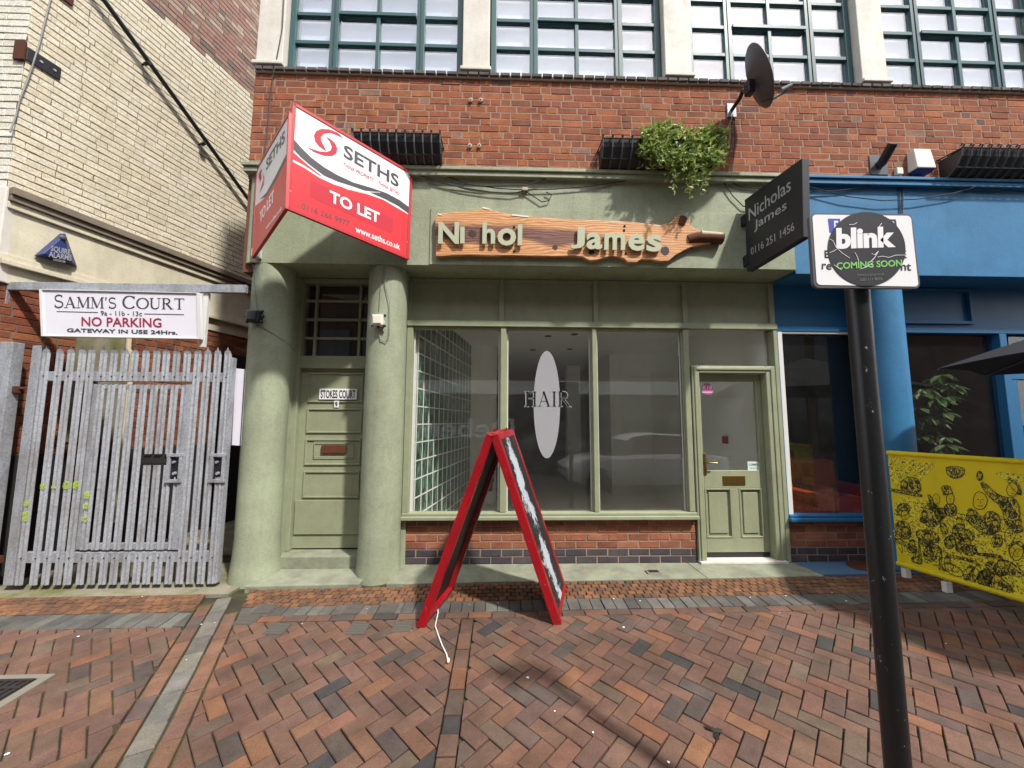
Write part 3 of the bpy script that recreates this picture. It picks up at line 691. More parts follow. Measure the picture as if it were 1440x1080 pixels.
for a, b in ((2.238, 2.532), (2.618, 2.874)):
    MB().box(a, b, DY + .02, DY + .04, .236, .763).build('panel', M['green_wood'], door)
    m = MB(); m.box(a + .045, b - .045, DY + .008, DY + .0199, .281, .718); m.build('raised_field', M['green_wood'], door, .007)
    m = MB(); m.box(a, a + .016, DY - .006, DY + .019, .237, .762); m.box(b - .016, b, DY - .006, DY + .019, .237, .762); m.box(a + .016, b - .016, DY - .006, DY + .019, .237, .253); m.box(a + .016, b - .016, DY - .006, DY + .019, .746, .762); m.build('moulding', M['green_wood'], door, .004)
MB().box(2.238, 2.874, DY + .02, DY + .026, .955, 1.944).build('door_pane', M['glass'], door)
m = MB(); lp = [on_y(1016, 669, DY), on_y(1048, 682, DY)]; m.box(lp[0].x, lp[1].x, DY - .008, DY - .001, lp[1].z, lp[0].z); o = m.build('letter_plate', M['brass'], door, .003)
MB().box(lp[0].x + .03, lp[1].x - .03, DY - .0095, DY - .0082, lp[1].z + .025, lp[0].z - .022).build('letter_flap', M['brass'], o)
h0 = on_y(990, 637, DY); h1 = on_y(990, 668, DY); m = MB(); m.box(h0.x - .018, h0.x + .018, DY - .009, DY - .001, h1.z, h0.z); o = m.build('door_handle', M['brass'], door, .003)
hz = on_y(990, 650, DY).z; MB().tube([(h0.x, DY - .005, hz), (h0.x, DY - .05, hz), (h0.x + .012, DY - .06, hz), (h0.x + .11, DY - .06, hz - .004)], .009, 8).build('lever', M['brass'], o, 0, True)
MB().box(2.1, 3.03, -.07, .12, .004, .03).build('threshold', M['pillar'], gs, .004); MB().box(2.19, 2.93, .07, .12, .03, .084).build('door_gap', M['black_plastic'], gs)
PD = ((0, DY + .0195, 0), (0, 1, 0))
c = on_plane(994.5, 547, *PD); m = MB(); m.lathe([(.064, 0), (.064, .001)], c + Vector((0, -.002, 0)), (0, -1, 0), 28); st = m.build('sticker', M['pink'], door, label='round pink sticker on the door glass')
text('K18', PD, (988, 547), (1001, 547), (988, 542), M['sign_white'], st, .02, .0006, .0034)
MB().box(*[q for q in (on_plane(987, 551, *PD).x, on_plane(1002, 551, *PD).x)], c.y - .0036, c.y - .003, on_plane(990, 552, *PD).z, on_plane(990, 551, *PD).z).build('sticker_line', M['sign_white'], st)
a, b = on_plane(1051, 649, *PD), on_plane(1069, 663, *PD); nt = MB().box(a.x, b.x, a.y - .002, a.y - .001, b.z, a.z).build('notice', M['notice'], door)
text('SUMMER', PD, (1053, 655), (1067, 655), (1053, 651.5), M['faint'], nt, .01, .0004, .0024); text('opening', PD, (1054, 660), (1066, 660), (1054, 657), M['faint'], nt, 0, .0004, .0024)
# HAIR decal
PG = ((0, GY, 0), (0, 1, 0))
el = [(769 + 18.6 * math.cos(k * math.pi / 24), 569 + 75.5 * math.sin(k * math.pi / 24)) for k in range(48)]
ov = shape(PG, el, M['film'], wf, 'window_oval', .0006, .001)
text('', PG, (737.2, 572.0), (804, 572.0), (737.2, 549.8), M['pale'], wf, 0, .0006, .0018, 'window_lettering', serif_geo('HAIR', .07, (), .045))
text('', PG, (738, 571.4), (803, 571.4), (738, 550.4), M['ink'], wf, 0, .0006, .0024, 'window_lettering', serif_geo('HAIR', .07))
# recessed street door (left)
SY = .12
m = MB(); m.box(-2.285, -2.215, SY - .06, SY + .08, .122, 3.08); m.box(-1.455, -1.42, SY - .06, SY + .08, .122, 3.08); m.box(-2.215, -1.455, SY - .05, SY + .08, 2.06, 2.2); m.box(-2.215, -1.455, SY - .05, SY + .08, 3.03, 3.08)
sf = m.build('street_door_frame', M['green_wood'], gs, .006)
MB().box(-2.214, -1.456, SY, SY + .045, .135, 2.058).build('door_leaf', M['green_wood'], gs)
leaf = bpy.data.objects['door_leaf']
def bead(x0, x1, z0, z1, w, y0, y1, name, par):
    m = MB(); m.box(x0, x1, y0, y1, z0, z0 + w); m.box(x0, x1, y0, y1, z1 - w, z1); m.box(x0, x0 + w, y0, y1, z0 + w, z1 - w); m.box(x1 - w, x1, y0, y1, z0 + w, z1 - w); return m.build(name, M['green_wood'], par, .004)
for p0, p1 in ((524, 566), (574, 609), (617, 654), (662, 700)):
    za, zb = on_y(460, p1, SY).z, on_y(460, p0, SY).z
    bead(-2.13, -1.53, za, zb, .02, SY - .014, SY - .001, 'panel_moulding', leaf)
m = MB(); m.box(-2.2, -1.47, SY - .016, SY - .001, on_y(450, 751, SY).z, on_y(450, 703, SY).z); m.build('kick_plate', M['green_wood'], leaf, .004)
bead(-2.03, -1.6, on_y(460, 643, SY).z, on_y(460, 621, SY).z, .008, SY - .02, SY - .0145, 'letterbox_surround', leaf)
a, b = on_y(453, 626, SY), on_y(487, 637, SY); MB().box(a.x, b.x, SY - .022, SY - .001, b.z, a.z).build('letterbox', M['copper'], leaf, .003)
PS = ((0, SY - .024, 0), (0, 1, 0))
a, b = on_plane(449, 546.5, *PS), on_plane(501.5, 562, *PS); o = MB().box(a.x, b.x, a.y, a.y + .009, b.z, a.z).build('name_plate', M['sign_white'], leaf, .002)
text('STOKES COURT', PS, (451, 560), (500, 560), (451, 548.5), M['ink'], o, .02, .001, .0006)
a, b = on_plane(470, 563.5, *PS), on_plane(476, 573, *PS); o = MB().box(a.x, b.x, a.y + .002, a.y + .009, b.z, a.z).build('number_plate', M['sign_white'], leaf)
text('9', PS, (471.2, 571.5), (474.8, 571.5), (471.2, 565), M['ink'], o, .02, .001, .0005)
# fanlight over the street door
fl = MB().box(-2.214, -1.456, SY + .03, SY + .036, 2.2, 3.03).build('fanlight_pane', M['glass_dark'], sf)
m = MB()
for x in (-2.09, -1.60): m.box(x - .014, x + .014, SY - .01, SY + .03, 2.201, 3.029)
for z in (2.405, 2.62, 2.835):
    for a, b in ((-2.214, -2.105), (-2.075, -1.615), (-1.585, -1.456)): m.box(a, b, SY - .008, SY + .028, z - .014, z + .014)
m.build('fanlight_bars', M['green_wood'], sf, .003)
MB().box(-2.3, -1.3, 1.1, 1.15, 0, 3.08).build('hall_wall', M['room_dark'], gs)
m = MB(); m.box(-2.3, -1.42, -.087, .14, -.06, .12); m.build('door_step', M['strip'], gs, .012)
m = MB(); x0, x1 = -2.33, -1.3; m.hexa([(x0, -.45, gz(x0, -.45) - .06), (x1, -.42, gz(x1, -.42) - .06), (x1, -.087, -.1), (x0, -.087, -.1), (x0, -.45, -.018), (x1, -.42, -.014), (x1, -.087, .002), (x0, -.087, .002)]); m.build('landing_slab', M['strip'], gs, .01)

# ------------------------------------------------------------------ green shop interior
RZ = 2.86
rm = thing('shop_interior', (1, 3, .05), 'empty white walled room behind the green shop window', 'room')
MB().box(-1.03, 3.09, .1, 8.0, -.04, .05).build('room_floor', M['tile_floor'], rm)
m = MB().box(-1.03, 3.09, .1, 8.0, RZ, RZ + .2); m.build('room_ceiling', M['room_ceiling'], rm)
MB().box(3.03, 3.085, .1, 8.0, .05, RZ).build('room_wall', M['room_white'], rm); MB().box(-1.03, 3.03, 7.95, 8.05, .05, RZ).build('room_back', M['room_grey'], rm)
MB().box(-1.15, -1.03, .1, 8.0, .05, RZ).build('room_side', M['room_white'], rm)
MB().box(-.58, -.08, 2.75, 3.1, .05, RZ).build('pier', M['room_white'], rm); MB().box(2.2, 3.03, 3.5, 7.9, .05, RZ).build('partition', M['room_white'], rm)
MB().box(1.62, 1.95, 5.2, 5.5, .05, RZ).build('pier', M['room_white'], rm)
m = MB(); m.tube([(2.99, 2.15, .9), (2.99, 2.15, 2.6)], .014); m.build('conduit', M['grey_plastic'], rm)
a = Vector((3.028, .95, 1.25)); MB().box(a.x - .03, a.x, a.y - .05, a.y + .05, a.z - .05, a.z + .05).build('call_point', M['ext_red'], rm, .004)
for x, y in ((.15, 1.4), (.75, 1.9), (1.15, 1.75), (.6, 3.1), (1.3, 3.0), (1.9, 1.2)):
    m = MB(); m.lathe([(.06, 0), (.055, -.006), (.036, -.004), (.03, .02)], (x, y, RZ - .002), n=20); m.build('downlight', M['grey_plastic'], rm)
gw = MB().hexa([(-.985, .12, .05), (-.945, .12, .05), (-.545, 2.74, .05), (-.585, 2.74, .05), (-.985, .12, RZ), (-.945, .12, RZ), (-.545, 2.74, RZ), (-.585, 2.74, RZ)]).build('glass_block_wall', M['room_white'], rm)
u = Vector((.4, 2.62, 0)).normalized(); it = []
n_ = Vector((u.y * -1, u.x, 0)); o0 = Vector((-.945, .12, 0))
for i in range(13):
    for j in range(14):
        c = o0 + u * (.1 + i * .2) + Vector((0, 0, .15 + j * .2)); c += u.cross(Vector((0, 0, 1))) * .012
        if c.y > .2 and c.z < RZ - .08: it.append((frame(c, u, (0, 0, 1)), (.188, .188, .03), (1, 1, 1)))
lay(it, gw, M['gblock'], 'glass_block', 'x')
nw = u.cross(Vector((0, 0, 1)))
def gbar(a, b, z0, z1):
    p = [o0 + u * a + nw * .008, o0 + u * b + nw * .008, o0 + u * b + nw * .0165, o0 + u * a + nw * .0165]
    MB().hexa([(q.x, q.y, z0) for q in p][::-1] + [(q.x, q.y, z1) for q in p][::-1]).build('mortar_bar', M['room_white'], gw)
for j in range(15): gbar(.02, 2.62, .05 + j * .2 - .006, .05 + j * .2 + .006)
for i in range(14): gbar(i * .2 - .006, i * .2 + .006, .05, RZ)
ex = thing('fire_extinguisher', (-.2, 2.68, .28), 'small red fire extinguisher on the white pier inside the green shop', 'extinguisher')
m = MB(); m.lathe([(.0, 0), (.06, .0), (.062, .02), (.062, .36), (.045, .4), (.02, .42), (.02, .46)], (-.2, 2.68, .28), n=18); m.build('cylinder', M['ext_red'], ex, 0, True)
MB().tube([(-.2, 2.68, .72), (-.2, 2.62, .74), (-.14, 2.6, .68), (-.13, 2.61, .45)], .012, 6).build('hose', M['black_plastic'], ex)

# ================================================================== BLUE SHOPFRONT
bs = thing('blue_shopfront', (4.8, 0, 0), 'bright blue cafe shopfront with round column and dark windows', 'shopfront')
m = MB(); m.box(3.106, 9.0, -.338, .07, 3.05, 4.03); m.build('fascia', M['blue'], bs, .004)
m = MB(); m.box(3.106, 9.0, -.395, -.002, 4.032, 4.085); m.box(3.106, 9.0, -.413, -.003, 4.087, 4.12); m.build('cornice', M['blue'], bs, .006)
m = MB(); m.lathe([(.235, -.06), (.23, .02), (.216, .14), (.21, .3), (.209, 3.048)], (4.165, -.13, 0), n=48); m.build('column', M['blue'], bs, 0, True)
tp = MB().box(3.092, 9.0, .035, .06, 2.56, 3.048).build('transom_panel', M['blue_wood'], bs)
m = MB(); m.box(3.092, 9.0, -.03, .034, 2.505, 2.56); m.build('transom', M['blue_wood'], bs, .005)
bead(4.35, 5.45, 2.62, 3.04, .035, -.0, .034, 'panel_moulding', tp).data.materials[0] = M['blue_wood']
cw = MB().box(3.098, 3.152, -.025, .085, .5, 2.504).build('cafe_window', M['white_wood'], bs, .004)
MB().box(3.152, 3.95, -.02, .03, 2.484, 2.504).build('frame_head', M['white_wood'], cw, .003); MB().box(3.089, 3.0975, -.03, .08, .5, 2.504).build('frame_edge', M['blue_wood'], cw)
MB().box(3.152, 4.0, GY, GY + .006, .5, 2.484).build('pane', M['glass_dark'], cw)
m = MB(); m.box(3.08, 4.0, -.085, .06, .435, .47); m.box(3.092, 4.0, -.05, .06, .47, .5); m.build('sill', M['blue_wood'], cw, .006)
riser(bs, 3.075, 4.0); riser(bs, 4.25, 5.66)
for a, b in ((4.27, 4.36), (5.68, 5.765), (6.6, 6.7)): MB().box(a, b, -.03, .085, .47, 2.504).build('frame_post', M['blue_wood'], bs, .005)
MB().box(4.2, 5.7, -.07, .06, .437, .5).build('sill', M['blue_wood'], bs, .006)
MB().box(4.36, 5.68, GY, GY + .006, .5, 2.504).build('pane', M['glass_dark'], bs); MB().box(5.765, 6.6, GY, GY + .006, 2.06, 2.504).build('pane', M['glass_dark'], bs)
m = MB(); m.box(5.765, 6.6, -.02, .07, 1.98, 2.058); m.box(5.765, 5.85, -.015, .07, .02, 1.98); m.box(6.515, 6.6, -.015, .07, .02, 1.98); cd = m.build('cafe_door', M['blue_wood'], bs, .005)
MB().box(5.85, 6.515, .02, .05, .02, .3).build('door_rail', M['blue_wood'], cd, .005); MB().box(5.85, 6.515, .03, .036, .3, 1.98).build('pane', M['glass_dark'], cd)
MB().box(6.7, 9.0, -.03, .1, -.1, 2.504).build('end_pier', M['blue'], bs)
ci = thing('cafe_interior', (5, 3, 0), 'dim cafe room behind the blue framed windows', 'room')
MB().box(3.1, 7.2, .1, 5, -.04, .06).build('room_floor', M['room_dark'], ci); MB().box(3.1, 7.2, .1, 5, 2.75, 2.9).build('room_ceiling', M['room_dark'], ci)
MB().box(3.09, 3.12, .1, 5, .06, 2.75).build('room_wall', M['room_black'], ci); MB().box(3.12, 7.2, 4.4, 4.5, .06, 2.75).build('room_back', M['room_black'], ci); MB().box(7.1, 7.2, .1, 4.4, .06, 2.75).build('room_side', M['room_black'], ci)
MB().box(3.13, 3.9, 2.6, 2.66, .06, 1.25).build('reflection_panel', plain('reflection_olive', '4a4a20', .7), ci); MB().box(3.5, 4.2, 2.9, 2.96, 1.7, 1.82).build('wall_shelf', M['grey_plastic'], ci)  # olive panel: the banner's yellow-green reflection put into its colour
def armchair(x, y, lab):
    t = thing('armchair', (x, y, .06), lab, 'armchair', 'red armchairs behind the cafe window'); z = .06
    for sx in (-1, 1):
        m = MB(); m.box(x + sx * .3 - .08, x + sx * .3 + .08, y - .36, y + .3, z + .08, z + .56); m.build('arm', M['chair_red'], t, .06)
    MB().box(x - .215, x + .215, y - .35, y + .2, z + .1, z + .42).build('seat', M['chair_red'], t, .05)
    m = MB(); m.hexa([(x - .37, y + .2, z + .1), (x + .37, y + .2, z + .1), (x + .37, y + .4, z + .1), (x - .37, y + .4, z + .1), (x - .35, y + .3, z + .88), (x + .35, y + .3, z + .88), (x + .35, y + .46, z + .86), (x - .35, y + .46, z + .86)]); m.build('backrest', M['chair_red'], t, .06)
    for a in (-.3, .3):
        for b in (-.3, .36): MB().box(x + a - .025, x + a + .025, y + b - .025, y + b + .025, z, z + .1).build('leg', M['black_plastic'], t)
armchair(3.62, .75, 'red armchair nearest the white window frame inside the blue cafe'); armchair(4.75, 1.35, 'red armchair farther back inside the blue cafe, beside the black post')

# ================================================================== LEFT BUILDING
K = .2788; UW = Vector((K, 1, 0)).normalized(); NW = UW.cross(Vector((0, 0, 1)))   # faces right / the street
C0 = Vector((-4.823, -.5, 0))
def on_w(px, py, off=0): return on_plane(px, py, C0 + NW * off, NW)
lb = thing('corner_building', (-5.4, 1.5, 0), 'cream painted brick building with bare red brick above, left of the gateway', 'building')
def slab(u0, u1, z0, z1, o0, o1, name, mat, par=lb, bevel=0):
    p = [C0 + UW * a + NW * b for a, b in ((u0, o1), (u1, o1), (u1, o0), (u0, o0))]
    return MB().hexa([(q.x, q.y, z0) for q in p] + [(q.x, q.y, z1) for q in p]).build(name, mat, par, bevel)
CR = [(5, 'd0c8b2'), (4, 'cdc4ac'), (3, 'd4ccb8')]; UR = [(4, '8f6d60'), (3, '957a6a'), (3, '806a60'), (2, 'a3937f'), (1, '6d605a')]
def wallpal(c):
    z = c.z + (R() - .5) * .1 + .03 * math.sin(c.y * 7)
    return pick(UR) if z > 6.82 else pick(CR)
sw = slab(0, 6.5, 3.3, 11.5, -.4, 0, 'side_wall', plain('grubby_joint', '5a5246', .95, 0, .4, .2, .5, 20))
lay(courses((C0.x, C0.y), (UW.x, UW.y), 3.3, 3.74, 9.1, CR, ch=.0745, proud=.005, palfn=wallpal, gap=.0085, var=.02, vg=.0015, tilt=.0015), sw, M['cbrick'], 'brick', 'brick_rest', 300, vis)
fw = MB().box(-8.0, -4.83, -.495, -.2, 3.3, 11.5).build('front_wall', M['mortar_dark'], lb)
lay(courses((-8.0, -.495), (1, 0), 3.172, 3.74, 7.94, [(4, 'dad6ca'), (2, 'd4cfc0')], ch=.0745, gap=.0085, var=.02, vg=.0015, tilt=.0015), fw, M['cbrick'], 'brick', 'brick_rest', 300, vis)
for z0, z1, o1, nm in ((3.66, 3.735, .10, 'moulding'), (3.60, 3.658, .075, 'moulding'), (3.53, 3.598, .05, 'moulding'), (3.08, 3.528, .02, 'fascia_band'), (3.02, 3.078, .045, 'moulding'), (2.97, 3.018, .07, 'moulding'), (2.8, 2.968, .015, 'lower_band')):
    slab(0 if nm != 'x' else 0, 4.2, z0, z1, -.3, o1, nm, M['cream'] if nm != 'moulding' or z0 < 3.6 else paint('weathered_moulding', '7d7264', .8, .6, 6, .6, 40), lb, .006)
MB().box(-8, -4.79, -.53, -.25, 2.8, 3.735).build('front_fascia', M['white'], lb, .01)
lw = slab(0, 4.2, -.15, 2.8, -.3, -.01, 'lower_wall', M['mortar_dark'])
lay(courses((C0.x - NW.x * .01, C0.y - NW.y * .01), (UW.x, UW.y), 2.7, 1.15, 2.79, [(4, '8a5038'), (3, '7a4632'), (2, '97603f')], ch=.0745, gap=.009), lw, M['brick'], 'brick', 'brick_rest', 300, vis)
lay(courses((-8.0, -.495), (1, 0), 3.175, .0, 2.79, [(4, '8a5038'), (3, '7a4632'), (2, '97603f')], ch=.0745, gap=.009), MB().box(-8, -4.83, -.495, -.2, -.2, 2.8).build('front_lower_wall', M['mortar_dark'], lb), M['brick'], 'brick', 'brick_rest', 300, vis)
for k in range(18): slab(.05 + k * .145, .19 + k * .145, -.1, 1.14, -.02, .012 + U(0, .006), 'dark_board', M['room_black'])
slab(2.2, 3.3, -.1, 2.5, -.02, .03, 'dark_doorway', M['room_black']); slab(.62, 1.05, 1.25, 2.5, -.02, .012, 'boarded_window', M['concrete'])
MB().box(-4.3, -2.6, 3.4, 3.6, -.2, 6.5).build('alley_end_wall', plain('end_brick', '5c3f34', .95), lb)
p0, p1 = on_w(180, 490, .05), on_w(172, 660, .05)
o = MB().tube([p0 + Vector((0, 0, .5)), p0, p0 + UW * .05 + Vector((0, 0, -.08)), Vector((p0.x, p0.y, .3)) + UW * .05], .028, 10).build('waste_pipe', plain('cream_pipe', 'cfc3a2', .5), lb, 0, True)
# black pipe sloping down the side wall, with brackets
pa, pb = on_w(110, -50, .09), on_w(352, 284, .09)
dp = thing('sloping_pipe', on_w(345, 275), 'black iron pipe sloping down the cream brick side wall', 'pipe')
MB().tube([pa, pb], .028, 12).build('pipe', M['black_metal'], dp, 0, True)
for q in ((205, 87), (284, 200)):
    a = on_w(q[0] + 2, q[1] + 2, .09); b = a - NW * .09; MB().tube([a, b], .012, 6).build('bracket', M['black_metal'], dp)
    MB().tube([a - (pb - pa).normalized() * .02, a + (pb - pa).normalized() * .02], .036, 12).build('clip', M['black_metal'], dp)
bk = thing('corner_bracket', on_w(60, 90), 'rusty black metal angle plate bolted round the corner of the cream wall', 'bracket')
a, b = on_w(45, 70), on_w(84, 104); u1 = (b - C0).dot(UW)
p = [C0 + UW * s_ + NW * o_ for s_, o_ in ((-.0, .02), (u1, .02), (u1, .008), (0, .008))]; MB().hexa([(q.x, q.y, 5.1) for q in p] + [(q.x, q.y, 5.24) for q in p]).build('side_plate', M['black_metal'], bk, .003)
MB().box(-4.91, -4.805, -.53, -.51, 5.08, 5.28).build('front_plate', M['rust'], bk, .003)
for s_ in (.1, .2): q = C0 + UW * s_ + NW * .02 + Vector((0, 0, 5.17)); m = MB(); m.lathe([(.014, 0), (.012, .01)], q, NW, 8); m.build('bolt', M['galv'], bk)
bk2 = thing('upper_bracket', on_w(90, 6), 'dark metal plate at the top of the cream side wall', 'bracket')
a, b = on_w(75, -14, .012), on_w(100, 16, .012); u0, u1 = (a - C0).dot(UW), (b - C0).dot(UW)
slab(u0, u1, b.z + .06, b.z + .25, .008, .03, 'plate', M['rust'], bk2)
ca = thing('wall_cable', on_w(15, 185), 'thin grey cable clipped down the corner of the cream building', 'cable')
MB().tube([on_w(72, -5, .02), on_w(56, 60, .02), on_w(48, 85, .03), on_w(40, 110, .02), on_w(28, 140, .02), on_w(22, 165, .02), on_w(14, 186, .02)], .007, 6).build('run', M['cable_grey'], ca)
# blue alarm box on the fascia band
al = thing('alarm_box', on_w(80, 375, .02), 'blue pyramid burglar alarm box on the cream fascia band', 'alarm box')
PA = (C0 + NW * .03, NW); q = [on_plane(*z, *PA) for z in ((47, 360), (109, 376), (92, 328), (84, 328))]; q2 = [on_plane(*z, C0 + NW * .13, NW) for z in ((60, 357), (99, 366), (90, 334), (86, 334))]
m = MB(); m.hexa([q[0], q[1], q[2], q[3], q2[0], q2[1], q2[2], q2[3]]); m.build('body', M['alarm_blue'], al, .006)
m = MB(); m.lathe([(.0, .0), (.03, 0), (.03, .015), (.015, .03), (0, .032)], on_plane(88, 335, C0 + NW * .12, NW), NW, 12); m.build('strobe', M['grey_plastic'], al, 0, True)
# lettering lies on the sloping front of the box
fn = (Vector(q2[1]) - Vector(q2[0])).cross(Vector(q2[2]) - Vector(q2[0])).normalized(); PF = (Vector(q2[0]), fn)
text('SQUIRE', PF, (71, 354), (98, 360), (72, 345), M['pale'], al, .02, .001, .002); text('ALARMS', PF, (68, 361), (100, 367), (69, 353), M['pale'], al, .02, .001, .002); text('LEICESTER', PF, (75, 366.5), (92, 370), (75, 363.5), M['pale'], al, .01, .001, .002)

# ================================================================== PALISADE GATE
GYP = -.38
gt = thing('palisade_gate', (-3.55, GYP, -.05), 'galvanised steel palisade gate with a wicket door and yellow spray marks', 'gate')
XB = [-4.40, -4.273, -4.17, -4.063, -3.975, -3.862, -3.763, -3.662, -3.567, -3.462, -3.36, -3.268, -3.17, -3.068, -2.968, -2.872, -2.776, -2.68]
def pale(x, z0, z1, tip, y=GYP):
    """W-section steel pale with a three-point tip"""
    h = .0355; sec = [(-h, .0), (-h * .55, -.014), (-h * .15, -.004), (h * .15, -.004), (h * .55, -.014), (h, .0)]
    m = MB(); n = len(sec); zt = z1 - (.07 if tip else 0)
    for z in (z0, zt):
        m.v += [(x + a, y + b, z) for a, b in sec] + [(x + a, y + b + .004, z) for a, b in sec]
    for k in range(n - 1):
        m.f += [(k, k + 1, k + 1 + 2 * n, k + 2 * n), (k + n + 1, k + n, k + 3 * n, k + 3 * n + 1), (k + 2 * n, k + 1 + 2 * n, k + 1 + 3 * n, k + 3 * n), (k + 1, k, k + n, k + 1 + n)]
    m.f += [(0, 2 * n, 3 * n, n), (n - 1, 2 * n - 1, 4 * n - 1, 3 * n - 1)]
    if tip:
        m.prism([(x - h, y - .004, zt - .004), (x + h, y - .004, zt - .004), (x + h * .75, y - .008, zt + .03), (x + h * .3, y - .008, zt + .038), (x, y - .01, zt + .07), (x - h * .3, y - .008, zt + .038), (x - h * .75, y - .008, zt + .03)], (0, .004, 0))
    return m.build('pale', M['galv'], gt)
ZB, ZT = -.02, 2.2
for i, x in enumerate(XB):
    if 5 <= i <= 13:
        pale(x, 1.86, ZT, True); pale(x, ZB, .255, False)
        if 10 <= i <= 12: pale(x, .285, 1.06, False, GYP + .006); pale(x, 1.165, 1.82, False, GYP + .006)
        elif i == 13: pale(x, .285, .95, False, GYP + .006); pale(x, 1.13, 1.82, False, GYP + .006)
        else: pale(x, .285, 1.82, False, GYP + .006)
    elif i == 17: pale(x, ZB, .95, False); pale(x, 1.13, ZT, True)
    else: pale(x, ZB, ZT, True)
def rail(a, b, z0, z1, y0=GYP + .004, y1=GYP + .05, nm='rail'): return MB().box(a, b, y0, y1, z0, z1).build(nm, M['galv'], gt, .004)
rail(-4.5, -2.66, 1.858, 1.95); rail(-4.5, -2.66, .17, .265); rail(-3.93, -3.0, 1.785, 1.83, GYP + .012, nm='wicket_rail'); rail(-3.93, -3.0, .285, .34, GYP + .012, nm='wicket_rail')
rail(-3.945, -3.885, .285, 1.83, GYP + .011, GYP + .06, 'wicket_stile'); rail(-3.055, -2.998, .285, 1.83, GYP - .008, GYP + .06, 'wicket_stile'); rail(-3.99, -3.95, .27, 1.857, GYP + .006, GYP + .06, 'stile')
rail(-4.53, -4.445, -.02, 2.2, GYP - .01, GYP + .06, 'stile'); rail(-2.655, -2.63, -.02, 2.1, GYP - .005, GYP + .06, 'stile')
rail(-3.44, -3.14, 1.075, 1.15, GYP + .02, GYP + .026, 'hand_plate').data.materials[0] = M['iron']
for cx in (-3.09, -2.69):
    o = MB().box(cx - .058, cx + .058, GYP - .016, GYP - .006, .93, 1.14)
    m = MB(); m.box(cx - .07, cx - .042, GYP - .022, GYP + .0, .93, 1.14); m.box(cx + .042, cx + .07, GYP - .022, GYP + .0, .93, 1.14); m.box(cx - .075, cx + .075, GYP - .024, GYP + .001, 1.141, 1.17); m.box(cx - .075, cx + .075, GYP - .024, GYP + .001, .9, .929)
    lk = m.build('lock_case', M['galv'], gt, .002); MB().box(cx - .041, cx + .041, GYP - .002, GYP + .01, .93, 1.14).build('lock_plate', M['black_metal'], lk)
    m = MB(); m.lathe([(.012, 0), (.012, .02)], (cx - .01, GYP - .002, 1.09), (0, -1, 0), 10); m.lathe([(.016, 0), (.014, .025)], (cx + .006, GYP - .002, .985), (0, -1, 0), 10); m.build('lock_knob', M['galv'], lk)
for px, py, w, h in ((25, 726, 7, 16), (28, 708, 6, 9), (63, 684, 8, 8), (77, 685, 8, 4), (94, 682, 9, 12), (108, 682, 9, 13), (117, 696, 8, 12), (121, 712, 8, 9), (117, 729, 7, 10)):
    c = on_y(px, py, GYP - .0155); x = min(XB, key=lambda q: abs(q - c.x)); a = .03; b = .0066 * h / 2
    m = MB(); n = 12; y_ = GYP - .0165
    sq = lambda t: math.copysign(abs(t) ** .5, t); m.prism([(x + U(.8, 1) * a * sq(math.cos(k * 6.283 / n)), y_, c.z + U(.75, 1.1) * b * sq(math.sin(k * 6.283 / n))) for k in range(n)], (0, .0015, 0)); m.build('spray_mark', M['spray'], gt)
for i, x in enumerate(XB):
    for z in ((1.905, .215) if i % 1 == 0 else ()):
        m = MB(); m.lathe([(.007, 0), (.005, .006)], (x, GYP - .004, z), (0, -1, 0), 6); m.build('bolt', M['iron'], gt)
gp = thing('gate_post', (-4.66, -.42, -.08), 'square galvanised steel gate post at the left edge', 'post')
m = MB(); m.box(-4.735, -4.62, -.47, -.37, -.1, 2.22); m.build('post', M['galv'], gp, .006)
MB().tube([(-4.62, -.40, 1.78), (-4.53, -.40, 1.78)], .014, 8).build('hinge_pin', M['rust'], gp); MB().box(-4.62, -4.58, -.43, -.37, 1.74, 1.8).build('hinge_bracket', M['rust'], gp); MB().box(-4.62, -4.57, -.43, -.37, .18, .24).build('hinge_bracket', M['rust'], gp)
MB().box(-5.3, -4.735, -.43, -.4, 1.93, 1.99).build('fence_rail', M['galv'], gp)
# lintel bar over the gate with its sign
PB = ((0, -.42, 0), (0, 1, 0))
lbar = thing('gateway_bar', (-3.7, -.40, 2.74), 'galvanised angle bar spanning the gateway above the signboard', 'bar')
MB().box(-4.86, -2.53, -.42, -.38, 2.742, 2.822).build('bar', M['galv'], lbar, .003); MB().box(-4.86, -4.8, -.42, -.38, 2.6, 2.99).build('upright', M['galv'], lbar, .003); MB().box(-2.95, -2.9, -.40, -.37, 2.2, 2.74).build('hanger', M['white_wood'], lbar)
ss = thing('gateway_sign', (-3.7, -.43, 2.28), 'white framed signboard lettered for the court, no parking, above the steel gate', 'sign')
PSg = ((0, -.44, 0), (0, 1, 0))
cs_ = [on_plane(*q, *PSg) for q in ((57, 407), (281, 412), (282.5, 477), (60, 473))]
m = MB(); m.prism(cs_, (0, .03, 0)); m.build('panel', M['sign_lilac'], ss, .002)
for a, b in ((0, 1), (1, 2), (2, 3), (3, 0)):
    A_, B_ = cs_[a], cs_[b]; cc = sum(cs_, Vector()) / 4; ia, ib = A_ + (cc - A_) * .03, B_ + (cc - B_) * .03
    MB().prism([A_ + Vector((0, -.001, 0)), B_ + Vector((0, -.001, 0)), ib + Vector((0, -.001, 0)), ia + Vector((0, -.001, 0))], (0, -.012, 0)).build('frame_strip', M['white_wood'], ss)
text('', PSg, (75.5, 432.5), (259.5, 435), (76, 414), M['charcoal'], ss, 0, .0015, .002, 'lettering', serif_geo("SAMM'S COURT", .05, (0, 7)))
text('9a - 11b - 13c', PSg, (142, 443.5), (200, 444.5), (142, 437), M['charcoal'], ss, 0)
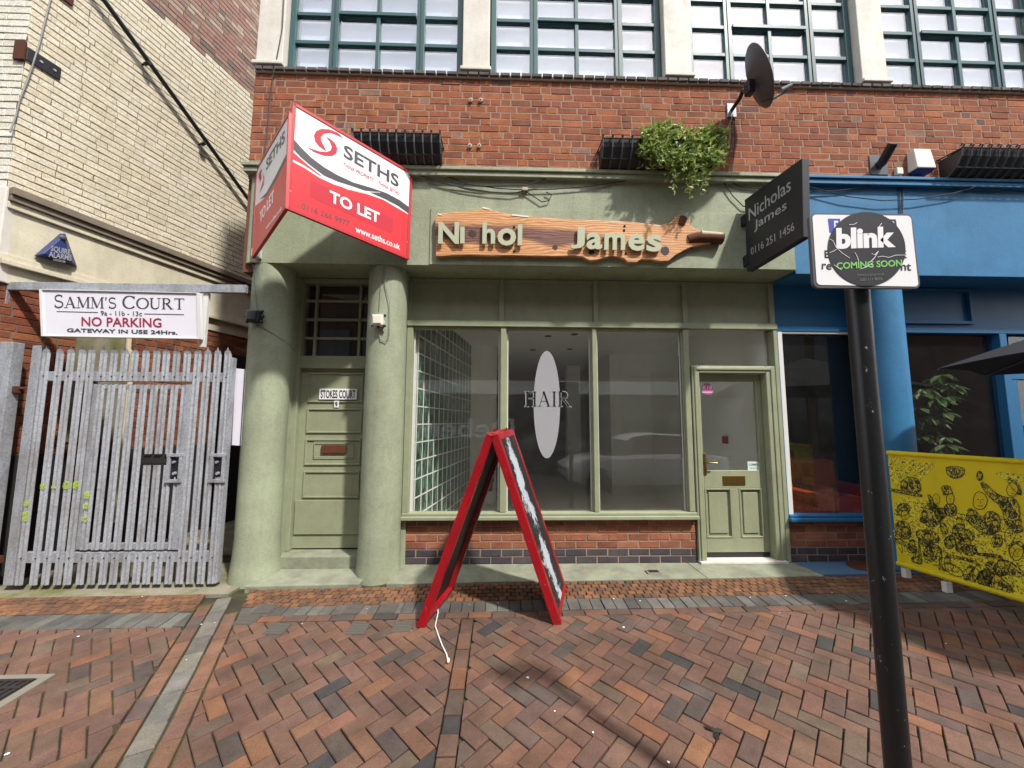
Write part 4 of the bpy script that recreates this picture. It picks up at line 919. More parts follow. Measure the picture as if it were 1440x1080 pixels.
for a, b in (((80, 437.5), (138, 439)), ((203, 441), (259, 442))): shape(PSg, [a, b, (b[0], b[1] + .8), (a[0], a[1] + .8)], M['charcoal'], ss, 'rule', .001, .002)
text('NO PARKING', PSg, (115, 458.5), (227.5, 460.5), (115, 445.5), M['crimson'], ss, .012)
text('GATEWAY IN USE 24Hrs.', PSg, (94.5, 467), (250, 470.5), (94.5, 461.5), M['charcoal'], ss, .02)
ns = thing('wall_plate_sign', (-2.62, -.3, 1.24), 'narrow white signboard on the side of the left green column', 'sign')
a, b, c, d_ = [on_y(*q, -.30) for q in ((331, 518), (345, 519.5), (338, 627), (325.5, 626))]
MB().prism([a, b, c, d_], (-.0, .02, 0)).build('panel', M['sign_lilac'], ns, .002)
for q, w in (((a, d_), .006), ((b, c), .006)): MB().tube([q[0] + Vector((0, -.003, 0)), q[1] + Vector((0, -.003, 0))], .005, 6).build('edging', M['grey_plastic'], ns)
MB().box(-2.66, -2.56, -.28, -.2, 1.4, 1.44).build('fixing', M['galv'], ns)

# ================================================================== TO LET SIGN
E1, L1_, AP = Vector((-.945, -.36, 0)), Vector((-2.545, -.36, 0)), Vector((-1.79, -1.15, 0))
tl_s = thing('to_let_board', (-1.79, -.36, 3.1), 'red and white V-shaped estate agent TO LET board projecting over the street door', 'sign')
c7 = lambda x, y: (340 + x / 4.319, 130 + y / 4.319)
def vboard(A, B, corners, nm):
    d = B - A; n = d.cross(Vector((0, 0, 1))).normalized(); n = n if n.dot(CAM - A) > 0 else -n
    pl = (A, n); P = [on_plane(*c7(*q), *pl) for q in corners]
    pan = MB().prism(P, -n * .012).build('panel', M['sign_white'], tl_s)
    cc = sum(P, Vector()) / 4
    for i in range(4):
        a, b = P[i], P[(i + 1) % 4]; t = (b - a).normalized(); a2, b2 = a - t * .012, b + t * .012
        inw = (cc - (a + b) / 2); inw = (inw - t * inw.dot(t)).normalized()
        q = [a2 - inw * .012, b2 - inw * .012, b2 + inw * .016, a2 + inw * .016]
        MB().prism([z + n * .006 for z in q], -n * .028).build('frame_bar', M['frame_red'], tl_s, .002)
    return pl, pan
pl, pan = vboard(E1, AP, ((318, 70), (1030, 492), (1008, 1008), (278, 702)), 'r')
sh = lambda pts, mat, nm, lift: shape(pl, [c7(*q) for q in pts], M[mat], pan, nm, .0006, lift)
sh([(311, 362), (400, 440), (520, 535), (640, 590), (760, 617), (860, 652), (940, 700), (1014, 742), (1005, 1000), (283, 702)], 'sign_red', 'red_field', .0006)
sh([(316, 285), (360, 335), (420, 395), (500, 455), (580, 502), (680, 548), (790, 580), (880, 612), (960, 655), (1019, 700), (1016, 738), (950, 690), (880, 652), (790, 612), (680, 572), (580, 540), (500, 505), (420, 445), (360, 395), (313, 345)], 'charcoal', 'swoosh', .0014)
sh([(304, 405), (380, 445), (470, 505), (560, 548), (660, 582), (760, 600), (840, 604), (840, 611), (760, 609), (660, 592), (560, 560), (470, 518), (380, 459), (304, 419)], 'sign_white', 'white_line', .0014)
sh([(617, 277), (580, 243), (530, 224), (480, 222), (450, 236), (438, 262), (446, 298), (470, 328), (513, 358), (500, 328), (482, 298), (480, 270), (500, 250), (540, 245)], 'sign_red2', 'logo', .0014)
sh([(399, 334), (440, 362), (500, 384), (548, 386), (574, 370), (580, 340), (565, 308), (540, 285), (512, 268), (535, 300), (546, 330), (540, 352), (515, 362), (470, 358)], 'sign_red2', 'logo', .0014)
tx = lambda s, bl, br, tl, mat, b=0: text(s, pl, c7(*bl), c7(*br), c7(*tl), M[mat], pan, b, .0006, .0016)
tx('SETHS', (617, 392), (952, 580), (620, 312), 'charcoal', .022); tx('THINK PROPERTY ... THINK SETHS', (614, 446), (952, 624), (616, 424), 'sign_red2', .006)
sh([(418, 533), (920, 764), (912, 858), (412, 634)], 'sign_red2', 'slip_panel', .0014)
o = text('TO LET', pl, c7(532, 664), c7(836, 798), c7(534, 592), M['sign_white'], pan, .03, .0006, .0028)
tx('0116 266 9977', (362, 706), (652, 816), (365, 670), 'charcoal', .004); tx('www.seths.co.uk', (690, 848), (960, 957), (690, 808), 'sign_white', .012)
for q in ((326, 137), (295, 600), (1003, 910)): m = MB(); m.lathe([(.008, 0), (.006, .006)], on_plane(*c7(*q), *pl), (pl[1]), 8); m.build('screw', M['galv'], pan)
pl2, pan2 = vboard(L1_, AP, ((92, 466), (288, 128), (266, 700), (66, 998)), 'l')
sh2 = lambda pts, mat, nm, lift: shape(pl2, [c7(*q) for q in pts], M[mat], pan2, nm, .0006, lift)
sh2([(84, 690), (130, 650), (190, 560), (240, 460), (274, 385), (264, 700), (68, 992)], 'sign_red', 'red_field', .0006)
sh2([(110, 650), (150, 610), (200, 520), (240, 440), (276, 365), (275, 400), (240, 470), (200, 550), (150, 632)], 'charcoal', 'swoosh', .0014)
sh2([(112, 545), (104, 510), (110, 480), (124, 466), (118, 490), (120, 520)], 'sign_red2', 'logo', .0014); sh2([(122, 560), (132, 530), (130, 490), (138, 520), (134, 560), (108, 610)], 'sign_red2', 'logo', .0014)
text('SETHS', pl2, c7(148, 478), c7(262, 297), c7(150, 412), M['charcoal'], pan2, .02, .0006, .0016); text('TO LET', pl2, c7(110, 796), c7(194, 662), c7(112, 728), M['sign_white'], pan2, .02, .0006, .0016)
text('www.seths.co.uk', pl2, c7(148, 836), c7(244, 712), c7(149, 812), M['sign_white'], pan2, 0, .0006, .0016)
MB().box(-2.5, -2.44, -.42, -.345, 3.12, 3.2).build('wall_batten', M['white_wood'], tl_s); MB().box(-1.03, -.99, -.37, -.345, 3.3, 4.0).build('wall_batten', M['white_wood'], tl_s)

# ================================================================== LIVE-EDGE WOODEN NAME SIGN
ws_ = thing('wooden_name_sign', (.8, -.36, 3.14), 'live-edge timber plank name sign with green letters, some missing', 'sign')
c8 = lambda x, y: (600 + x / 3.349, 280 + y / 3.349)
PW = ((0, -.405, 0), (0, 1, 0))
out = [(40, 75), (60, 68), (120, 62), (180, 57), (230, 52), (262, 42), (300, 47), (340, 62), (400, 72), (480, 80), (560, 87), (620, 92), (720, 97), (800, 100), (900, 103), (980, 108), (1060, 118), (1105, 122), (1150, 108), (1185, 72), (1242, 98), (1238, 124), (1262, 136), (1290, 150), (1330, 152), (1345, 205), (1300, 215), (1245, 225), (1205, 245), (1170, 265), (1142, 290), (1100, 292), (1060, 285), (1012, 282), (990, 297), (945, 297), (932, 281), (900, 272), (870, 268), (835, 276), (805, 286), (770, 290), (735, 272), (700, 268), (600, 270), (500, 268), (400, 265), (300, 266), (200, 262), (120, 264), (80, 268), (42, 268), (44, 200), (38, 140)]
P = [on_plane(*c8(*q), *PW) for q in out]
pk = MB().prism(P, (0, .048, 0)).build('plank', M['wood'], ws_, .006)
q0, q1 = on_plane(*c8(1288, 180), *PW), on_plane(*c8(1392, 186), *PW); m = MB(); m.tube([q0 + Vector((-.12, .03, -.02)), q0 + Vector((-.03, .01, 0)), (q0 + q1) / 2 + Vector((0, .008, .004)), q1 + Vector((0, .005, 0))], .055, 14, .06); m.build('branch_stub', M['bark'], pk, 0, True)
m = MB(); m.tube([q0 + Vector((.0, -.012, .03)), q1 + Vector((-.012, -.018, .022))], .034, 10, .032); m.build('stub_face', M['pale_wood'], pk, 0, True)
q0 = on_plane(*c8(1212, 92), *PW); m = MB(); m.tube([q0 + Vector((-.03, .03, -.06)), q0 + Vector((.0, .012, .02))], .05, 10, .044); m.build('branch_stub', M['bark'], pk, 0, True)
for x, y, r in ((215, 163, .042), (605, 228, .03), (776, 250, .03), (1122, 243, .05), (990, 190, .03)):
    c = on_plane(*c8(x, y), *PW); m = MB(); m.prism([c + Vector((r * U(.85, 1.1) * math.cos(k * .4488), -.0015, r * U(.8, 1.05) * math.sin(k * .4488))) for k in range(14)], (0, .001, 0)); m.build('knot', M['knot'], pk)
for x, y in ((412, 131), (412, 245), (932, 127), (930, 147), (938, 256)):
    m = MB(); m.lathe([(.013, 0), (.012, .006), (.006, .011)], on_plane(*c8(x, y), *PW), (0, -1, 0), 8); m.build('bolt', M['iron'], pk)
for x0, y0, x1, y1 in ((262, 40, 295, 48), (52, 70, 70, 74), (400, 74, 480, 84)): shape(PW, [c8(x0, y0 - 3), c8(x1, y1 - 4), c8(x1, y1 + 3), c8(x0, y0 + 4)], M['white'], pk, 'bark_flake', .004, .0)
LT = [('N', 55, 152, 213, 110), ('h', 262, 322, 213, 112), ('o', 332, 420, 222, 140), ('l', 428, 449, 221, 122), ('J', 676, 742, 236, 134), ('a', 750, 824, 239, 160), ('m', 834, 932, 242, 162), ('e', 946, 1024, 246, 166), ('s', 1032, 1104, 250, 172)]
PLt = ((0, -.425, 0), (0, 1, 0))
for ch, x0, x1, yb, yt in LT:
    o = text(ch, PLt, c8(x0, yb), c8(x1, yb + (x1 - x0) * .012), c8(x0 + 2, yt), M['letter'], ws_, .028, .018, 0, 'letter')
shape(PLt, [c8(158, 212), c8(179, 212), c8(179, 134), c8(159, 134)], M['letter'], ws_, 'letter', .018, 0)

# ================================================================== HANGING NAME SIGN (black, projecting)
hs = thing('projecting_sign', (2.6, -.7, 3.04), 'black projecting shop sign with silver lettering between green and blue shopfronts', 'sign')
Ha, Hb = Vector((2.545, -.40, 0)), Vector((2.655, -1.06, 0)); dn = (Hb - Ha).cross(Vector((0, 0, 1))).normalized(); dn = dn if dn.dot(CAM - Ha) > 0 else -dn
PH = (Ha, dn)
Q = [on_plane(*q, *PH) for q in ((1047, 281), (1128, 222), (1130, 333), (1050, 382))]
pn = MB().prism(Q, -dn * .075).build('panel', M['black_plastic'], hs, .004)
ch_ = lambda x, y: (1040 + x / 3.6, 250 + y / 3.6); cj = lambda x, y: (1040 + x / 3.6, y / 3.6)
text('Nicholas', PH, (1053.5, 311), (1112.5, 267.5), (1053, 294), M['pale'], pn, .004); text('James', PH, (1061, 327), (1106.5, 298), (1061, 311), M['pale'], pn, .004); text('0116 251 1456', PH, (1056.5, 359), (1117.5, 323.5), (1056, 349), M['pale'], pn, .0)
for z in (3.16, 3.6):
    MB().box(2.535, 2.6, -.42, -.341, z - .05, z + .06).build('wall_bracket', M['black_metal'], hs, .004)
for z in (3.19, 3.63): MB().tube([(2.56, -.345, z), (2.575, -.46, z)], .016, 8).build('arm', M['black_metal'], hs)

# ================================================================== SIGN POST (near, black)
PYX, PYY = 1.297, -2.86
sp = thing('sign_post', (PYX, PYY, gz(PYX, PYY)), 'near black steel post carrying a white sign with a round black sticker', 'sign post')
tt = NT('chipped_black_paint'); ch1 = tt.ramp(tt.noise(26, 6, .8, stretch=(1, 1, .7)), (.635, 0.), (.65, 1.))
M['post'] = tt.set(tt.mix(ch1, lin('161618'), lin('9a9a98')), .38, None, tt.noise(20, 4), .2, .003, .5)
MB().lathe([(.0352, gz(PYX, PYY) - .05), (.0352, 2.2)], (PYX, PYY, 0), n=32).build('post', M['post'], sp, 0, True)
MB().lathe([(.085, 0), (.085, .01), (.06, .03)], (PYX, PYY, gz(PYX, PYY) - .0), n=24).build('base_collar', M['post'], sp)
PY_ = PYY - .062; PP = ((0, PY_, 0), (0, 1, 0)); c5 = lambda x, y: (1130 + x / 8.306, 290 + y / 8.306)
def rounded(pl, corners, r, mat, par, nm, d, lift):
    P = [on_plane(*c5(*q), *pl) for q in corners]; out = []
    for i in range(4):
        p, a, b = P[i], P[i - 1], P[(i + 1) % 4]; da, db = (a - p).normalized(), (b - p).normalized(); c = p + (da + db) * r
        for k in range(7):
            t = math.pi / 2 * k / 6; out.append(c - db * r * math.cos(t) - da * r * math.sin(t))
    n = Vector((0, -1, 0)); return MB().prism([z + n * lift for z in out], n * d).build(nm, mat, par)
pt = rounded(PP, ((65, 82), (1262, 90), (1368, 960), (122, 952)), .02, M['grey_plastic'], sp, 'sign_plate', .012, -.012)
rounded(PP, ((98, 100), (1248, 114), (1338, 940), (152, 920)), .014, M['sign_white'], pt, 'sign_face', .0012, .0004)
sF = lambda pts, mat, nm, lift: shape(PP, [c5(*q) for q in pts], M[mat], pt, nm, .0005, lift)
sF([(280, 148), (420, 150), (420, 310), (298, 310)], 'blue_print', 'logo_block', .002); sF([(960, 155), (1070, 158), (1085, 260), (970, 260)], 'charcoal', 'logo_block', .002)
tx5 = lambda s, bl, br, tl, mat, b=0, lift=.0024: text(s, PP, c5(*bl), c5(*br), c5(*tl), M[mat], pt, b, .0005, lift)
tx5('re', (205, 740), (320, 745), (208, 672), 'charcoal', .01); tx5('nt', (1130, 752), (1250, 755), (1125, 672), 'charcoal', .01); tx5('E', (243, 605), (300, 606), (238, 518), 'charcoal', .01); tx5('E', (1150, 608), (1195, 610), (1145, 520), 'charcoal', .01)
tx5('E', (352, 300), (400, 300), (348, 175), 'sign_white', .02); tx5('o', (1015, 225), (1050, 225), (1015, 180), 'sign_white', .02)
el = [(727 + 452 * math.cos(k * math.pi / 32) + 8 * math.sin(k * math.pi / 32), 502 + 430 * math.sin(k * math.pi / 32)) for k in range(64)]
stk = sF(el, 'sticker', 'round_sticker', .0032)
tx5('blink', (372, 508), (1062, 486), (368, 262), 'sign_white', .05, .004); tx5('COMING SOON', (375, 742), (1138, 706), (372, 664), 'green_print', .02, .004)
tx5('blinkcharging.co.uk', (615, 828), (930, 815), (615, 795), 'faint', 0, .004); tx5('020 111 8076', (650, 880), (908, 866), (650, 850), 'faint', 0, .004)
for pts in ([(290, 388), (330, 410), (370, 490), (440, 555), (525, 612)], [(290, 550), (340, 530), (372, 510)], [(520, 222), (575, 220), (612, 198)], [(870, 245), (898, 205)], [(585, 545), (610, 590), (632, 650)], [(770, 655), (815, 608), (860, 530)], [(850, 600), (910, 590), (980, 605), (1060, 578), (1190, 576)], [(650, 738), (720, 715), (790, 670)], [(780, 560), (820, 575), (850, 540)], [(340, 690), (400, 730), (430, 750)]):
    P = [on_plane(*c5(*q), *PP) + Vector((0, -.0042, 0)) for q in pts]; MB().tube(P, .0011, 4).build('crease', M['sign_white'], stk)
for z in (2.02, 2.2): MB().box(PYX - .05, PYX + .09, PYY - .05, PYY - .04, z - .015, z + .015).build('clip', M['grey_plastic'], sp)

# ================================================================== A-BOARD
ab = thing('sandwich_board', (-.04, -.85, -.045), 'red framed A-board with smeared black chalk panel on the paving', 'A-board')
ya, yb, YS = -1.115, -.585, .262       # near edge, far edge, sideways drift of the far edge (the board stands slightly turned)
for sgn, x0 in ((1, .47), (-1, -.63)):
    z0 = gz(x0, -.9) + .004; x1, z1 = -.07 + sgn * .045, 1.405
    F0, A0 = Vector((x0, 0, z0)), Vector((x1, 0, z1)); d = (A0 - F0).normalized(); n = Vector((d.z * sgn, 0, -d.x * sgn)); T = .064; Ln = (A0 - F0).length
    def st_(ya_, yb_, s0, s1, w0, w1, nm, mat, bev=.006):
        a, b = F0 + d * s0, F0 + d * s1; q = [a - n * w0, a - n * w1, b - n * w1, b - n * w0]
        return MB().prism([(p.x + YS * (ya_ - ya), ya_, p.z + GA * (ya_ + .9)) for p in q], (YS * (yb_ - ya_), yb_ - ya_, GA * (yb_ - ya_))).build(nm, M[mat], ab, bev)
    st_(ya, ya + .045, 0, Ln, 0, T, 'stile', 'red_gloss'); st_(yb - .045, yb, 0, Ln, 0, T, 'stile', 'red_gloss'); st_(ya + .045, yb - .045, Ln - .06, Ln, 0, T, 'top_rail', 'red_gloss'); st_(ya + .045, yb - .045, .03, .08, 0, T, 'bottom_rail', 'red_gloss')
    st_(ya + .045, yb - .045, .08, Ln - .06, .004, .014, 'chalk_panel', 'chalk', 0); st_(ya + .045, yb - .045, .08, Ln - .06, .0145, .024, 'panel_back', 'inner_board', 0)
for y in (ya + .07, yb - .07): MB().tube([(-.07 + YS * (y - ya), y - .03, 1.415), (-.07 + YS * (y - ya), y + .03, 1.415)], .014, 8).build('hinge', M['red_gloss'], ab)
rp_ = thing('loose_cable', tuple(on_g(630, 933)), 'loose white cable trailing from the foot of the A-board', 'cable')
P = [on_g(*q, .008) for q in ((616, 862), (612, 880), (617, 895), (622, 908), (628, 920), (630, 930))]
MB().tube([Vector((-.535, -.62, .16)), Vector((-.54, -.72, .06))] + P, .005, 8).build('flex', M['cable_white'], rp_, 0, True)
m = MB(); m.lathe([(.007, 0), (.010, .01), (.009, .035), (.005, .04)], P[-1] + Vector((0, .02, .006)), (.1, -1, 0), 10); m.build('plug', M['cable_white'], rp_, 0, True)
MB().tube([Vector((-.55, -.63, .16)), Vector((-.48, -.60, .165))], .009, 6).build('tie', M['cable_white'], rp_)

# ================================================================== HAY-RACK WINDOW BASKETS
def basket(x0, x1, z0, lab, n=11, wall=-.324):
    t = thing('trough_basket', ((x0 + x1) / 2, wall, z0), lab, 'planter', 'black wire trough planters on the brick wall')
    sec = [(0, 0), (-.09, -.005), (-.17, .05), (-.225, .14), (-.24, .22)]
    m = MB(); k = len(sec)
    for x in (x0 + .01, x1 - .01): m.v += [(x, wall + a * .93, z0 + .012 + b) for a, b in sec] + [(x, wall - .004, z0 + .22)]
    for i in range(k - 1): m.f.append((i, i + 1, i + 2 + k, i + 1 + k))
    m.f += [tuple(range(k + 1)), tuple(range(2 * k + 1, k, -1))]; m.build('liner', M['black_plastic'], t)
    for i in range(n):
        x = x0 + (x1 - x0) * i / (n - 1)
        MB().tube([(x, wall - .005, z0 - .004)] + [(x, wall + a, z0 + b) for a, b in sec[1:]] + [(x, wall - .26, z0 + .245), (x, wall - .245, z0 + .262), (x, wall - .225, z0 + .25)], .0085, 6).build('wire', M['grey_plastic'], t)
    for a, b in ((-.24, .22), (-.17, .048), (-.008, .24)): MB().tube([(x0 - .01, wall + a, z0 + b), (x1 + .01, wall + a, z0 + b)], .008, 6).build('rim', M['black_metal'], t)
    for x in (x0, x1): MB().tube([(x, wall - .006, z0 + .24), (x, wall - .24, z0 + .22)], .007, 6).build('end_wire', M['black_metal'], t)
    return t
bz = lambda py, px: on_y(px, py, -.5)
basket(-1.50, -.63, 4.135, 'empty black wire trough planter above the TO LET board'); basket(1.02, 2.22, 4.135, 'black wire trough planter holding the trailing green plant', 13); basket(4.80, 6.2, 4.13, 'empty black wire trough planter above the blue fascia', 15)
# trailing plant
pg = thing('trailing_plant', (1.75, -.45, 4.3), 'bushy green trailing plant spilling from the middle trough planter', 'plant')
def leaf(m, p, d, l, w):
    d = d.normalized(); s = d.cross(Vector((U(-1, 1), U(-1, 1), U(-1, 1)))).normalized(); up = s.cross(d)
    m.add([p, p + d * l * .4 + s * w + up * .15 * l, p + d * l - up * .1 * l, p + d * l * .4 - s * w + up * .15 * l], [(0, 1, 2), (0, 2, 3)])
m = MB(); sm = MB()
for i in range(2600):
    a = U(-1, 1); x = 1.84 + .43 * a; r = abs(R() - R()); th = U(-.3, math.pi + .3)
    y = -.46 - .19 * math.sin(th) * (.55 + .45 * R()); z = 4.30 + .17 * math.cos(U(0, math.pi)) * (1 - .45 * abs(a) ** 3) + .03 * math.sin(9 * x)
    if R() < .30: z -= abs(random.gauss(0, .11)) * (1 - .5 * abs(a - .1)); y -= .04 * R()
    leaf(m, Vector((x, y, z)), Vector((U(-1, 1), U(-1.2, .1), U(-.9, .7))), U(.03, .07) * (1.7 if R() < .2 else 1), U(.007, .017))
for k in range(40):
    x = U(1.45, 2.25); p = Vector((x, -.62 + U(-.05, .08), 4.22)); pts = [p.copy()]; ln = random.choice((5, 7, 9, 12)) if 1.7 < x < 2.0 else 4
    for q in range(ln):
        p = p + Vector((U(-.012, .018), U(-.008, .008), -.038)); pts.append(p.copy())
        for _ in range(3): leaf(m, p, Vector((U(-1, 1), U(-1, .3), U(-1.2, .1))), U(.03, .065), U(.006, .011))
    sm.tube(pts, .002, 4)
m.build('foliage', M['leaf'], pg); sm.build('stems', M['leaf_dark'], pg)

# ================================================================== SATELLITE DISH
sd_ = thing('satellite_dish', (2.52, -.33, 4.9), 'dark grey satellite dish on the brick wall below the windows', 'satellite dish')
cn = on_y(1064, 110, -.72); ax = Vector((.83, -.42, .34)).normalized()
m = MB(); prof = [(.002, 0)] + [(r, r * r * .55) for r in (.05, .1, .15, .2, .25, .29)] + [(.3, .053), (.297, .058), (.2, .03), (.1, .013), (.002, .006)]
m.lathe(prof, cn - ax * .03, ax, 36, False); m.build('dish', M['grey_plastic'], sd_, 0, True)
mt = Vector((2.515, -.322, 4.9)); MB().box(mt.x - .05, mt.x + .05, -.34, -.32, mt.z - .08, mt.z + .08).build('wall_plate', M['galv'], sd_, .003)
MB().tube([mt, mt + Vector((.0, -.16, .01)), mt + Vector((.0, -.22, .05)), cn - ax * .04 + Vector((-.02, .03, -.12))], .02, 10).build('mount_arm', M['black_metal'], sd_, 0, True)
MB().box(cn.x - .1, cn.x - .03, cn.y - .02, cn.y + .06, cn.z - .16, cn.z - .02).build('yoke', M['black_metal'], sd_, .01)
ln = on_y(1106, 128, -.78); lo_ = cn - Vector((0, 0, .27)) + ax * .02
MB().tube([lo_, (lo_ + ln) / 2 + Vector((0, 0, -.02)), ln], .011, 8).build('feed_arm', M['grey_plastic'], sd_, 0, True)
MB().tube([ln + ax * .05 + Vector((0, 0, .02)), ln - ax * .04 + Vector((0, 0, .025))], .026, 12, .034).build('receiver', M['cable_grey'], sd_, 0, True)
MB().tube([mt + Vector((.0, -.03, -.06)), Vector((2.49, -.335, 4.75)), Vector((2.47, -.335, 4.5)), Vector((2.40, -.335, 4.35)), Vector((2.30, -.335, 4.28))], .006, 6).build('lead', M['cable_grey'], sd_)

# ================================================================== SMALL WALL FITTINGS
f_ = thing('flue_pipe', (4.14, -.34, 4.2), 'black angled flue pipe on a square plate above the blue cornice', 'flue')
c = Vector((4.13, -.325, 4.30)); MB().box(c.x - .1, c.x + .1, -.332, -.319, c.z - .11, c.z + .11).build('plate', M['grey_plastic'], f_, .003)
MB().tube([c, c + Vector((.0, -.04, .005)), c + Vector((.0, -.11, .07)), c + Vector((.0, -.17, .13))], .045, 16).build('pipe', M['black_plastic'], f_, 0, True)
f_ = thing('white_alarm_box', (4.58, -.33, 4.16), 'white burglar alarm box with a blue base above the blue fascia', 'alarm box')
x0, x1, z0, z1 = 4.455, 4.665, 4.215, 4.455
MB().hexa([(x0, -.43, z0), (x1, -.43, z0), (x1, -.319, z0), (x0, -.319, z0), (x0 + .01, -.40, z1), (x1 - .01, -.40, z1), (x1 - .01, -.319, z1), (x0 + .01, -.319, z1)]).build('case', M['white_plastic'], f_, .012)
MB().hexa([(x0 + .03, -.40, z0 - .035), (x1 - .03, -.40, z0 - .035), (x1 - .03, -.319, z0 - .035), (x0 + .03, -.319, z0 - .035), (x0 + .002, -.428, z0 - .001), (x1 - .002, -.428, z0 - .001), (x1 - .002, -.319, z0 - .001), (x0 + .002, -.319, z0 - .001)]).build('strobe_base', M['alarm_blue'], f_, .006)
f_ = thing('junction_box', (4.33, -.33, 4.17), 'small square white junction box beside the flue plate', 'box')
MB().box(4.30, 4.37, -.36, -.319, 4.185, 4.26).build('case', M['white_plastic'], f_, .006)
# floodlight remains on the columns
fl_ = thing('black_junction_box', (-2.43, -.34, 2.44), 'black cable junction box on the left green column', 'box')
c = Vector((-2.455, -.37, 2.515)); MB().box(c.x - .06, c.x + .06, c.y - .045, c.y + .04, c.z - .06, c.z + .06).build('case', M['black_plastic'], fl_, .012); MB().box(c.x - .045, c.x + .045, c.y - .058, c.y - .046, c.z - .045, c.z + .045).build('lid', M['black_plastic'], fl_, .008)
for a, b in ((-1, -1), (1, -1), (-1, 1), (1, 1), (1.1, 0), (-1.1, 0)): m = MB(); m.lathe([(.017, 0), (.014, .02)], c + Vector((a * .062, 0, b * .05)), (a, 0, b * .6), 8); m.build('gland', M['black_plastic'], fl_)
fl_ = thing('white_junction_box', (-1.25, -.36, 2.41), 'grey white cable junction box on the right green column', 'box')
c = Vector((-1.232, -.378, 2.485)); MB().box(c.x - .055, c.x + .055, c.y - .04, c.y + .04, c.z - .055, c.z + .055).build('case', M['white_plastic'], fl_, .012); MB().box(c.x - .04, c.x + .04, c.y - .052, c.y - .041, c.z - .04, c.z + .04).build('lid', M['white_plastic'], fl_, .008)
for a, b in ((-1, -1), (1, -1), (-1, 1), (1, 1), (0, -1.1)): m = MB(); m.lathe([(.016, 0), (.013, .02)], c + Vector((a * .056, 0, b * .046)), (a, 0, b), 8); m.build('gland', M['cable_grey'] if a < 0 else M['black_plastic'], fl_)
def cable(name, lab, runs, r=.006, mat='cable', base=None):
    t = thing(name, base or runs[0][0], lab, 'cable')
    for P in runs: MB().tube(P, r, 6).build('run', M[mat], t, 0, True)
    return t
yy = lambda l, Y: [on_y(x, y, Y) for x, y in l]
cable('column_cable', 'thin cables looping down the right green column to its junction box', [yy([(540, 372), (536, 395), (533, 437)], -.345), yy([(544, 372), (541, 400), (548, 425), (548, 470), (543, 480), (535, 478), (532, 462)], -.352)], .004, 'cable_grey')
cable('column_side_cable', 'thin cable curving round the left green column into the doorway', [[Vector((-2.45, -.344, 2.43)), Vector((-2.38, -.342, 2.41)), Vector((-2.315, -.318, 2.37)), Vector((-2.243, -.242, 2.31)), Vector((-2.215, -.14, 2.27)), Vector((-2.255, .0, 2.24))], [on_y(356, 372, -.345), Vector((-2.455, -.345, 2.6))]], .004, 'cable_grey')
Yc = -.365
runs = [yy([(600, 236), (625, 247), (660, 259), (700, 265), (738, 267), (780, 266), (830, 262), (880, 254), (915, 250)], Yc), yy([(585, 246), (630, 256), (680, 262), (740, 261), (790, 243), (850, 246), (905, 249)], Yc - .01), yy([(738, 268), (720, 272), (690, 270), (650, 264), (600, 252)], Yc - .005),
        yy([(738, 268), (750, 276), (762, 284), (772, 282), (776, 274), (768, 270)], Yc), yy([(910, 250), (960, 247), (1010, 248), (1040, 262), (1100, 268)], Yc), yy([(1012, 248), (1030, 275), (1045, 290), (1062, 294)], Yc), yy([(1033, 155), (1033, 200), (1030, 240)], -.335)]
cable('fascia_cables', 'tangle of black cables strung along the top of the green fascia', runs, .0055, 'cable', on_y(738, 268, Yc))
f_ = thing('cable_clip', on_y(738, 268, Yc), 'pale cable clip holding the cables on the green fascia', 'clip'); c = on_y(738, 267, -.36); MB().box(c.x - .03, c.x + .03, -.385, -.341, c.z - .018, c.z + .018).build('clip', M['pale_wood'], f_, .006)
cable('blue_fascia_cables', 'black cables sagging along the top of the blue fascia', [yy([(1136, 270), (1180, 268), (1225, 262), (1262, 252)], Yc), yy([(1136, 262), (1190, 276), (1240, 282), (1290, 280), (1340, 272), (1390, 258), (1440, 240)], Yc - .02), yy([(1262, 252), (1300, 256), (1350, 266), (1400, 268), (1440, 264)], Yc), yy([(1263, 252), (1265, 270), (1266, 302)], -.348), yy([(1268, 252), (1270, 275), (1269, 302)], -.348)], .0055, 'cable', on_y(1262, 252, Yc))
cable('brick_cable', 'thin dark cable running down the brick at the building corner', [yy([(400, -20), (397, 40), (386, 98)], -.36) + yy([(383, 110), (379, 150), (376, 185), (371, 215), (368, 232)], -.338)], .006)
for i, (px, py) in enumerate(((662, 142), (676, 142), (661, 206), (674, 206))):
    f_ = thing('wall_insulator', on_y(px, py, -.33), ('upper left', 'upper right', 'lower left', 'lower right')[i] + ' of four small pale ceramic pegs on the brick wall', 'peg', 'ceramic pegs on the brick')
    m = MB(); m.lathe([(.022, 0), (.022, .018), (.01, .022), (.01, .006), (.004, .004)], on_y(px, py, -.325), (0, -1, 0), 12); m.build('peg', M['pale_wood'], f_)

